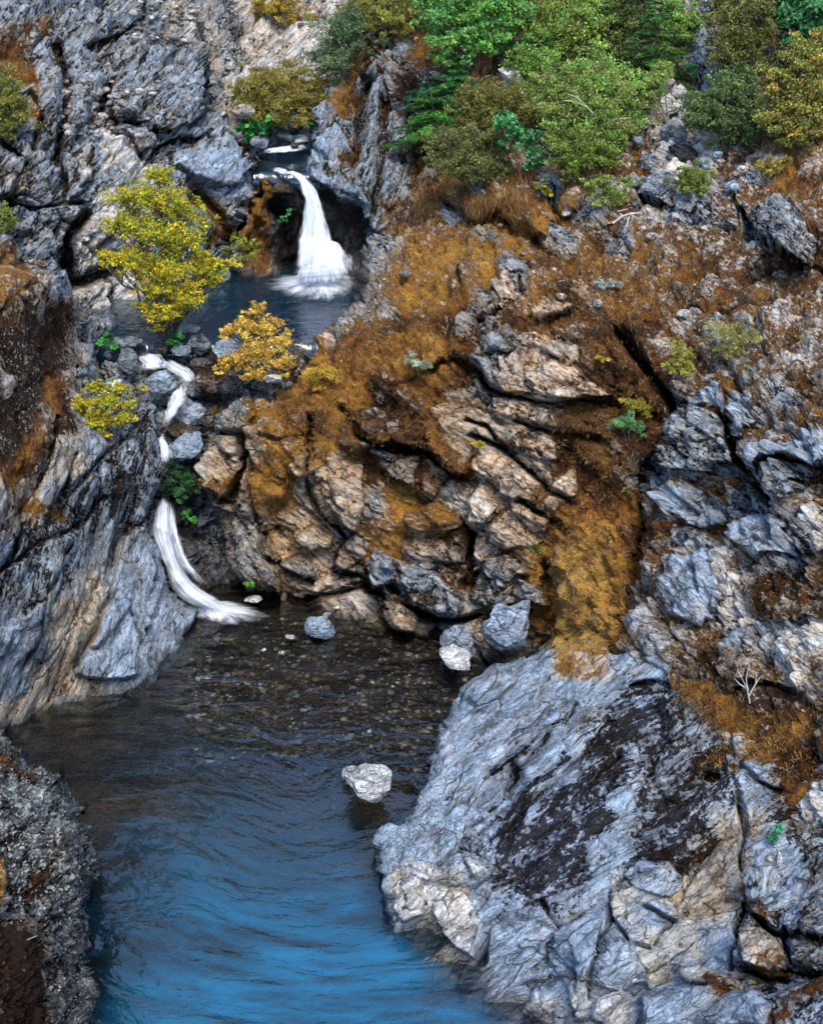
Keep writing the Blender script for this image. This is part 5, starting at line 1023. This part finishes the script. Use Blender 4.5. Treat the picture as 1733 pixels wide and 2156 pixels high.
plant('bush', 'grey olive bush overhanging the orange lip of the cliff', 'bush', (1010, 392), None, [(930, 300, 30, .1), (970, 310, 36, 0), (1015, 320, 38, 0), (950, 345, 34, -.2), (1000, 360, 36, -.2), (1040, 350, 28, 0), (1045, 300, 26, .1), (910, 330, 18, 0)], 10000, .042, [(.11, .13, .035), (.15, .16, .045), (.07, .09, .025), (.18, .16, .05)], seed=26)
plant('bush', 'dense yellow green bush under the broad sage green one', 'bush', (1225, 380), None, [(1175, 300, 26, 0), (1215, 295, 34, 0), (1255, 305, 34, 0), (1190, 335, 30, -.2), (1235, 340, 32, -.2), (1280, 325, 24, 0), (1300, 300, 18, .1)], 8500, .044, [(.13, .19, .03), (.18, .22, .035), (.07, .11, .02)], seed=27)
plant('sapling', 'teal leaved madrone sapling with a thin red stem at the cliff top', 'sapling', (1112, 392), None, [(1068, 262, 20, 0), (1085, 285, 20, 0), (1110, 290, 20, 0), (1125, 320, 18, 0), (1115, 350, 14, 0), (1075, 300, 12, 0), (1060, 245, 12, .1)], 2200, .065, TEAL, seed=28, bark=REDBARK, trunk=.028, clump=.34, twigs=1)
plant('bush', 'dark olive oak at the top right behind the tall rock', 'bush', (1560, 165), None, [(1530, 30, 36, .3), (1575, 25, 38, .3), (1605, 70, 28, 0), (1555, 75, 38, 0), (1530, 110, 30, -.2), (1580, 115, 34, -.2), (1560, 145, 26, -.3), (1560, -20, 46, .6), (1610, -10, 36, .5)], 13000, .05, [(.11, .12, .03), (.17, .17, .04), (.07, .08, .02)], seed=29)
plant('bush', 'dark glossy leaved rhododendron in the top right corner', 'bush', (1690, 110), None, [(1660, 15, 34, .2), (1700, 30, 36, 0), (1735, 20, 36, 0), (1680, 65, 28, -.1), (1720, 75, 24, -.1), (1650, 50, 20, 0), (1700, -20, 44, .4)], 4200, .10, [(.03, .11, .04), (.05, .16, .05), (.07, .20, .07)], seed=30, aspect=2.6, clump=.34)
plant('bush', 'blue green oak bush right of the boulder chute', 'bush', (1530, 300), None, [(1480, 215, 32, 0), (1520, 195, 36, .1), (1560, 205, 36, 0), (1500, 250, 34, -.2), (1545, 250, 36, -.2), (1590, 240, 32, -.1), (1470, 245, 24, 0), (1555, 165, 24, .3), (1580, 280, 24, -.2)], 12000, .046, [(.08, .14, .05), (.12, .17, .05), (.05, .09, .03), (.15, .18, .05)], seed=31)
plant('bush', 'yellowing oak bush with a bare white twig at the right edge', 'bush', (1680, 300), None, [(1640, 165, 30, 0), (1680, 130, 34, .1), (1720, 120, 34, .1), (1650, 205, 34, -.1), (1695, 190, 36, -.1), (1735, 200, 34, 0), (1625, 250, 28, -.2), (1670, 250, 34, -.3), (1715, 260, 34, -.2), (1655, 285, 24, -.3), (1705, 95, 22, .3)], 14000, .048, [(.22, .21, .04), (.14, .16, .04), (.30, .25, .05), (.09, .12, .03)], seed=32, pal2=([(.40, .28, .05), (.32, .22, .04)], .18))
plant('bush', 'low green bush by the foot of the boulder chute', 'bush', (1458, 412), None, [(1430, 375, 18, 0), (1455, 365, 22, 0), (1485, 378, 20, 0), (1450, 392, 18, -.1), (1478, 398, 14, -.1)], 3400, .036, [(.12, .16, .03), (.17, .20, .035)], seed=33)
plant('bush', 'small golden bush on the dry slope at the right', 'bush', (1628, 378), None, [(1612, 350, 15, 0), (1636, 346, 17, 0), (1625, 362, 14, 0)], 1700, .034, [(.34, .26, .05), (.26, .22, .05)], seed=34)
plant('bush', 'straggly olive bush with dead white twigs below the dense one', 'bush', (1275, 440), None, [(1245, 395, 18, 0), (1280, 385, 20, 0), (1300, 410, 18, 0), (1265, 418, 18, 0), (1325, 385, 14, 0)], 2600, .036, OLV, seed=35)
plant('bush', 'fresh green bush squeezed between the slim fir and the top right oak', 'bush', (1440, 105), None, [(1425, 60, 28, .1), (1455, 55, 24, .1), (1440, 85, 24, 0), (1420, 30, 26, .3)], 5000, .05, [(.14, .25, .05), (.20, .30, .06), (.09, .16, .04)], seed=81)
plant('bush', 'bright green low bush between the madrone tree and the broad oak bush', 'bush', (1125, 185), None, [(1105, 135, 26, .2), (1140, 130, 28, .2), (1120, 160, 24, 0)], 4500, .048, [(.14, .26, .04), (.22, .32, .06), (.08, .16, .03)], seed=82)
plant('bush', 'green bush above the tall grey boulder of the chute', 'bush', (1405, 245), None, [(1375, 165, 20, .2), (1360, 190, 18, .1), (1395, 150, 18, .3)], 2600, .042, [(.15, .24, .05), (.22, .27, .06)], seed=83)
plant('seedling', 'small bright green seedling above the boulder chute', 'seedling', (1461, 165), None, [(1452, 145, 12, 0), (1468, 152, 12, 0), (1460, 138, 8, 0)], 260, .085, [(.10, .32, .09), (.14, .38, .12)], seed=36, trunk=.012)
plant('weed', 'tiny yellow weed on the orange ledge below the red stemmed sapling', 'weed', (1145, 412), None, [(1138, 395, 12, 0), (1152, 402, 10, 0), (1142, 380, 7, 0)], 500, .035, [(.50, .42, .03), (.4, .38, .03)], seed=37, trunk=.01)
for (b_, bl, n_, pal_, lab, sd) in [((1428, 800), [(1415, 770, 16, 0), (1432, 745, 18, 0), (1440, 775, 16, 0), (1425, 725, 10, 0)], 1500, [(.36, .32, .05), (.26, .26, .05)], 'yellow weed beside the big diagonal cleft', 41),
        ((1530, 770), [(1510, 700, 24, 0), (1545, 710, 26, 0), (1570, 700, 20, 0), (1525, 735, 22, 0), (1550, 740, 18, 0)], 2000, [(.26, .24, .08), (.20, .20, .06), (.34, .30, .08)], 'tall thin olive weed on the right wall', 42),
        ((1345, 878), [(1325, 848, 14, 0), (1348, 852, 18, 0), (1362, 862, 12, 0)], 1300, [(.36, .26, .03), (.22, .20, .03)], 'mustard weed at the foot of the diagonal cleft', 43),
        ((1325, 925), [(1305, 893, 13, 0), (1325, 890, 16, 0), (1340, 905, 12, 0)], 1200, [(.10, .24, .10), (.16, .26, .08)], 'green fern tuft below the mustard weed', 44),
        ((1004, 945), [(1000, 932, 9, 0), (1010, 938, 7, 0)], 380, [(.4, .34, .03)], 'tiny yellow tuft on the brown slab', 45),
        ((520, 1100), [(1, 1, 1, 0)], 0, None, '', 0),
        ((1268, 760), [(1262, 752, 8, 0), (1275, 755, 8, 0)], 300, [(.34, .26, .03)], 'tiny mustard tuft on the brown face', 46),
        ((1345, 1030), [(1335, 1018, 12, 0), (1352, 1022, 10, 0)], 500, [(.22, .27, .20), (.3, .33, .26)], 'small grey leaved plant beside the orange gully', 47),
        ((1132, 1165), [(1125, 1152, 9, 0), (1138, 1158, 8, 0)], 380, [(.14, .26, .04)], 'green sprig on the ledge above the wedged boulder', 48),
        ((526, 1232), [(526, 1228, 7, 0)], 200, [(.14, .36, .05)], 'bright green sprig low on the cliff near the lower waterfall', 49),
        ((1632, 1778), [(1628, 1765, 12, 0), (1640, 1750, 9, 0)], 420, [(.04, .22, .10), (.06, .28, .14)], 'teal seedling on the grey sand shelf', 50),
        ((880, 770), [(875, 762, 14, 0), (895, 768, 10, 0)], 700, [(.30, .33, .22), (.24, .28, .18)], 'pale grey green plant above the dark overhang', 51),
        ((672, 815), [(660, 790, 18, 0), (685, 785, 20, 0), (672, 805, 14, 0)], 1600, [(.46, .28, .03), (.36, .24, .04)], 'golden tuft at the shoulder of the cliff right of the shrub', 52),
        ((393, 1090), [(390, 1082, 8, 0), (405, 1094, 7, 0)], 300, [(.10, .34, .05)], 'bright green leaves in the shaded cleft beside the chute', 53),
        ((1290, 610), [(1270, 600, 14, 0), (1298, 598, 12, 0)], 700, [(.38, .40, .32), (.30, .32, .26)], 'silver grey plant in the middle of the upper rock face', 54)]:
    if not n_: continue
    plant('weed', lab, 'weed', b_, None, bl, n_, .032, pal_, seed=sd, trunk=.008, keys=('c', 'b', 'i'), clump=.4, aspect=3)
for b_, bl, n_, lab, sd, key in [((545, 280), [(515, 272, 14, 0), (535, 262, 16, 0), (555, 268, 16, 0), (572, 262, 12, 0), (525, 285, 10, -.1)], 420, 'patch of round green umbrella leaves left of the stream', 61, 'i'), ((648, 262), [(640, 245, 12, 0), (655, 240, 12, 0), (650, 255, 10, 0)], 240, 'patch of round green umbrella leaves right of the stream', 62, 'i'),
                             ((368, 725), [(362, 716, 12, 0), (378, 714, 10, 0), (370, 724, 8, 0)], 200, 'small clump of green leaves under the yellow green tree', 63, 'i'), ((228, 725), [(224, 714, 12, 0), (236, 728, 10, 0)], 260, 'green plants at the foot of the slab by the outlet', 64, 'i')]:
    plant('waterside_plant', lab, 'plant', b_, {61: 29.9, 62: 30.6, 63: 22.7, 64: 22.5}[sd], bl, n_, .12 if sd < 63 else .07, [(.03, .17, .05), (.05, .24, .06), (.08, .26, .05)], seed=sd, trunk=.01, aspect=1.1, clump=.42, up=1.5)
plant('waterside_plant', 'yellow green plants on the brown rock left of the upper waterfall', 'plant', (518, 545), 26.7, [(505, 520, 16, 0), (525, 530, 14, 0), (495, 498, 10, .1), (530, 515, 10, 0)], 1000, .045, [(.14, .22, .03), (.30, .27, .03)], seed=65, trunk=.01)
plant('waterside_plant', 'few green leaves on the black rock beside the upper waterfall', 'plant', (605, 455), 27.15, [(604, 446, 9, 0), (598, 462, 6, 0)], 140, .045, [(.05, .22, .05)], seed=66, trunk=.008)

# conifers: whorls of drooping sprays
def fir(label, base, top_v, width, seed, pal, lean=0, low=.15, group=None):
    rr = np.random.default_rng(seed); p0, _ = hit(base[0], base[1], ['c']); p0 = p0.copy()
    top = W(base[0]+lean, top_v, p0[1]+.2); t = empty('fir_tree', tuple(p0), label, 'fir tree', group)
    H = np.linalg.norm(top-p0); k = p0[1]/cp/FL; half = width/2*k
    co, fs = [], []; tube(co, fs, limb(p0-np.array([0, 0, .2]), top, rr, .01, 8), .035+.02*H, .006, 7)
    P, Nn, ST = [], [], []; nw = int(H/.13)
    for i in range(nw):
        s = low+(1-low)*i/nw; c = p0+(top-p0)*s; L = half*(1-s)**.75*rr.uniform(.75, 1.15)+.05
        for j in range(6):
            a = rr.uniform(0, 2*PI); d = np.array([math.cos(a), math.sin(a), .12]); e = c+d*L+np.array([0, 0, -.22*L]); tube(co, fs, [c, c+(e-c)*.5+np.array([0, 0, .06*L]), e], .008, .002, 4)
            m = int(90*L/.6)+20; q = rr.random(m)**.7; side = np.cross(d, (0, 0, 1)); w_ = .30*L*np.sin(PI*np.clip(q*.9+.1, 0, 1))*rr.uniform(-1, 1, m)
            P.append(c+(e-c)*q[:, None]+np.array([0, 0, .05*L])*np.sin(PI*q)[:, None]+side*w_[:, None]+rr.normal(size=(m, 3))*.012-np.array([0, 0, 1])*np.abs(w_)[:, None]*.25)
            nn = np.tile((0, 0, 1.), (m, 1))+rr.normal(size=(m, 3))*.35; Nn.append(nn/np.linalg.norm(nn, axis=1)[:, None]); ST.append(np.tile(pick(pal, 1, rr, .2), (m, 1))*(1+.15*rr.normal(size=(m, 1))))
    P = np.vstack(P); a, f, tc = leaves(P, np.vstack(Nn), .055*rr.uniform(.7, 1.3, len(P)), np.clip(np.vstack(ST), .004, .8), 3.2, rr)
    mesh_obj('crown', a, f, LEAF, parent=t, smooth=False, attrs={'tint': tc}); mesh_obj('trunk', np.array(co), fs, BARK, parent=t); return t
fir('slim green fir with yellowing lower boughs at the top right of centre', (1378, 175), -10, 150, 71, FIRC, low=.05)
fir('young fir with bright green sprays below the madrone', (962, 225), 105, 130, 72, [(.05, .20, .05), (.08, .25, .06)], low=.02)
fir('low spreading fir at the left end of the wooded slope', (905, 325), 180, 190, 73, [(.06, .18, .04), (.10, .24, .04), (.05, .14, .03)], low=.02)
fir('small teal fir between the young fir and the dark rib', (895, 225), 165, 110, 74, [(.03, .17, .08), (.05, .20, .08)], low=.05)
fir('short yellow boughed fir under the slim one', (1345, 190), 120, 90, 75, [(.26, .24, .03), (.18, .22, .03)], low=.02)

# dead wood
def dead(name, label, segs, Yb, rad, seed, cat='dead branch'):
    rr = np.random.default_rng(seed); co, fs = [], []
    for s in segs:
        pts = [W(u, v, Yb-.02*i) for i, (u, v) in enumerate(s)]; tube(co, fs, pts, rad, rad*.3, 6)
    o = mesh_obj(name, np.array(co), fs, DEAD); return tag(o, label, cat)
py = lambda u, v: float(hit(u, v, ['c', 'b'])[0][1])-.12
dead('dead_branch', 'bleached tangled branch lying in the middle of the upper rock face', [[(1290, 470), (1310, 455), (1325, 450), (1345, 462)], [(1310, 455), (1300, 445), (1322, 440)], [(1325, 450), (1318, 480), (1308, 490)], [(1325, 450), (1350, 448)]], py(1317, 465), .022, 1)
dead('dead_branch', 'bleached forked branch above the straggly olive bush', [[(1250, 412), (1262, 398), (1272, 390)], [(1262, 398), (1275, 410), (1278, 425)], [(1262, 398), (1248, 392)]], py(1262, 405)-.3, .022, 2)
dead('dead_shrub', 'leafless tan shrublet standing on the outcrop at the right', [[(1578, 1480), (1572, 1450), (1560, 1425)], [(1576, 1465), (1590, 1440), (1592, 1415)], [(1574, 1455), (1570, 1430), (1575, 1405)], [(1572, 1450), (1556, 1440), (1545, 1428)], [(1590, 1440), (1600, 1425)], [(1560, 1425), (1552, 1412)]], py(1575, 1480)-.1, .012, 3, 'dead shrub')
dead('dead_branch', 'bare white twigs arching through the broad sage green bush', [[(1250, 240), (1215, 205), (1195, 198)], [(1230, 222), (1200, 212), (1186, 212)], [(1250, 250), (1290, 235), (1300, 240)], [(1270, 258), (1300, 250), (1330, 248)], [(1225, 215), (1212, 200)]], py(1240, 280)-1.0, .016, 4)
dead('dead_branch', 'bare white twig standing in the yellowing bush at the right edge', [[(1668, 260), (1670, 220), (1680, 190)], [(1670, 220), (1660, 200)], [(1674, 208), (1690, 200)]], py(1680, 270)-.7, .016, 5)
dead('dead_stick', 'thin pale stick lying on the lichened boulder at the lower left', [[(10, 1965), (35, 1972), (55, 1980), (80, 1970)]], 9.1, .008, 6)

# dry grass: thin blades rooted in the moss, hanging down the slope
def grass(name, label, key, n, cond, seed, length=(.06, .2), pal=((.30, .17, .05), (.24, .11, .03), (.40, .26, .10), (.15, .07, .022)), tuft=12, width=.0045):
    s = SH[key]; rr = np.random.default_rng(seed); w_ = np.where(cond(s) & s['ins'], np.clip(s['moss']-.35, 0, 1)*np.clip(s['hue']*1.3, .1, 1.2), 0); w_ /= w_.sum()
    ix = rr.choice(len(w_), n, p=w_); P = s['co'][ix]; N = s['n'][ix]
    P = np.repeat(P, tuft, 0)+rr.normal(size=(n*tuft, 3))*.035; N = np.repeat(N, tuft, 0); m = len(P)
    L = rr.uniform(*length, m)[:, None]*np.repeat(rr.uniform(.6, 1.3, n), tuft)[:, None]
    d = N*.9+np.array([0, -.1, .35])+rr.normal(size=(m, 3))*.35; d /= np.linalg.norm(d, axis=1)[:, None]
    mid = P+d*L*.55; tip = mid+d*L*.3+np.array([0, -.05, -.55])*L; sd = np.cross(d, rr.normal(size=(m, 3))); sd /= np.linalg.norm(sd, axis=1)[:, None]; sd *= width
    co = np.stack([P-sd-N*.02, P+sd-N*.02, mid+sd*.8, tip, mid-sd*.8], 1).reshape(-1, 3); b = np.arange(m)[:, None]*5
    q = np.hstack([b, b+1, b+2, b+4]); tr = np.hstack([b+4, b+2, b+3, b+3])[:, :3]
    t_ = np.clip(np.repeat(pick(pal, n, rr, .2), tuft, 0)*(1+.2*rr.normal(size=(m, 1))), .01, .8)
    faces = [tuple(x) for x in q.tolist()]+[tuple(x) for x in tr.tolist()]
    o = mesh_obj(name, co, faces, LEAF, smooth=False, attrs={'tint': np.repeat(t_, 5, 0)}); return tag(o, label, kind='stuff')
grass('dry_grass', 'rust and straw coloured grass on the cliff', 'c', 4200, lambda s: (s['v'] > -10) & (s['v'] < 900), 1, (.03, .11))
grass('dry_grass', 'golden grass hanging in the gully and on the mossy faces', 'c', 2600, lambda s: (s['v'] > 850) & (s['v'] < 1450), 2, (.03, .11))
grass('dry_grass', 'long straw hanging over the cliff lip', 'c', 500, lambda s: (s['v'] > 360) & (s['v'] < 460) & (s['u'] < 1120), 3, (.2, .42), tuft=14)
grass('dry_grass', 'dry grass on the dark rib', 'e', 700, lambda s: (s['v'] > 0) & (s['u'] > 640), 4, (.08, .25))
grass('dry_grass', 'dry moss and grass on the upper left wall', 'g', 900, lambda s: (s['v'] > 0), 5, (.03, .10))
grass('dry_grass', 'short dry grass at the top of the outcrop', 'b', 500, lambda s: (s['u'] > 1300) & (s['v'] < 1650), 6, (.04, .12), width=.005)

# ------------------------------------------------------------------ light
world = bpy.data.worlds.new('World'); scene.world = world; world.use_nodes = True
nt = world.node_tree; bg = nt.nodes['Background']; sky = nt.nodes.new('ShaderNodeTexSky'); sky.sky_type = 'NISHITA'; sky.sun_disc = False
SE, SR = math.radians(56), math.radians(168)
sky.sun_elevation = SE; sky.sun_rotation = SR; sky.altitude = 600; sky.air_density = 1.0; sky.dust_density = .2; sky.ozone_density = 1.0
nt.links.new(sky.outputs[0], bg.inputs[0]); bg.inputs[1].default_value = .15
ld = bpy.data.lights.new('sun', 'SUN'); ld.energy = 1.8; ld.angle = math.radians(26); ld.color = (1, .93, .82); lo = bpy.data.objects.new('sun', ld); C.objects.link(lo)
sd = Vector((math.sin(SR)*math.cos(SE), math.cos(SR)*math.cos(SE), math.sin(SE))); lo.rotation_euler = sd.to_track_quat('Z', 'Y').to_euler()
vs_ = scene.view_settings; vs_.view_transform = 'Standard'; vs_.look = 'None'; vs_.gamma = 1; vs_.exposure = 1.6
scene.cycles.use_adaptive_sampling = True; scene.cycles.adaptive_threshold = .03; scene.cycles.max_bounces = 6; scene.cycles.transparent_max_bounces = 24; scene.cycles.diffuse_bounces = 2; scene.cycles.use_denoising = True
scene.cycles.caustics_reflective = False; scene.cycles.caustics_refractive = False
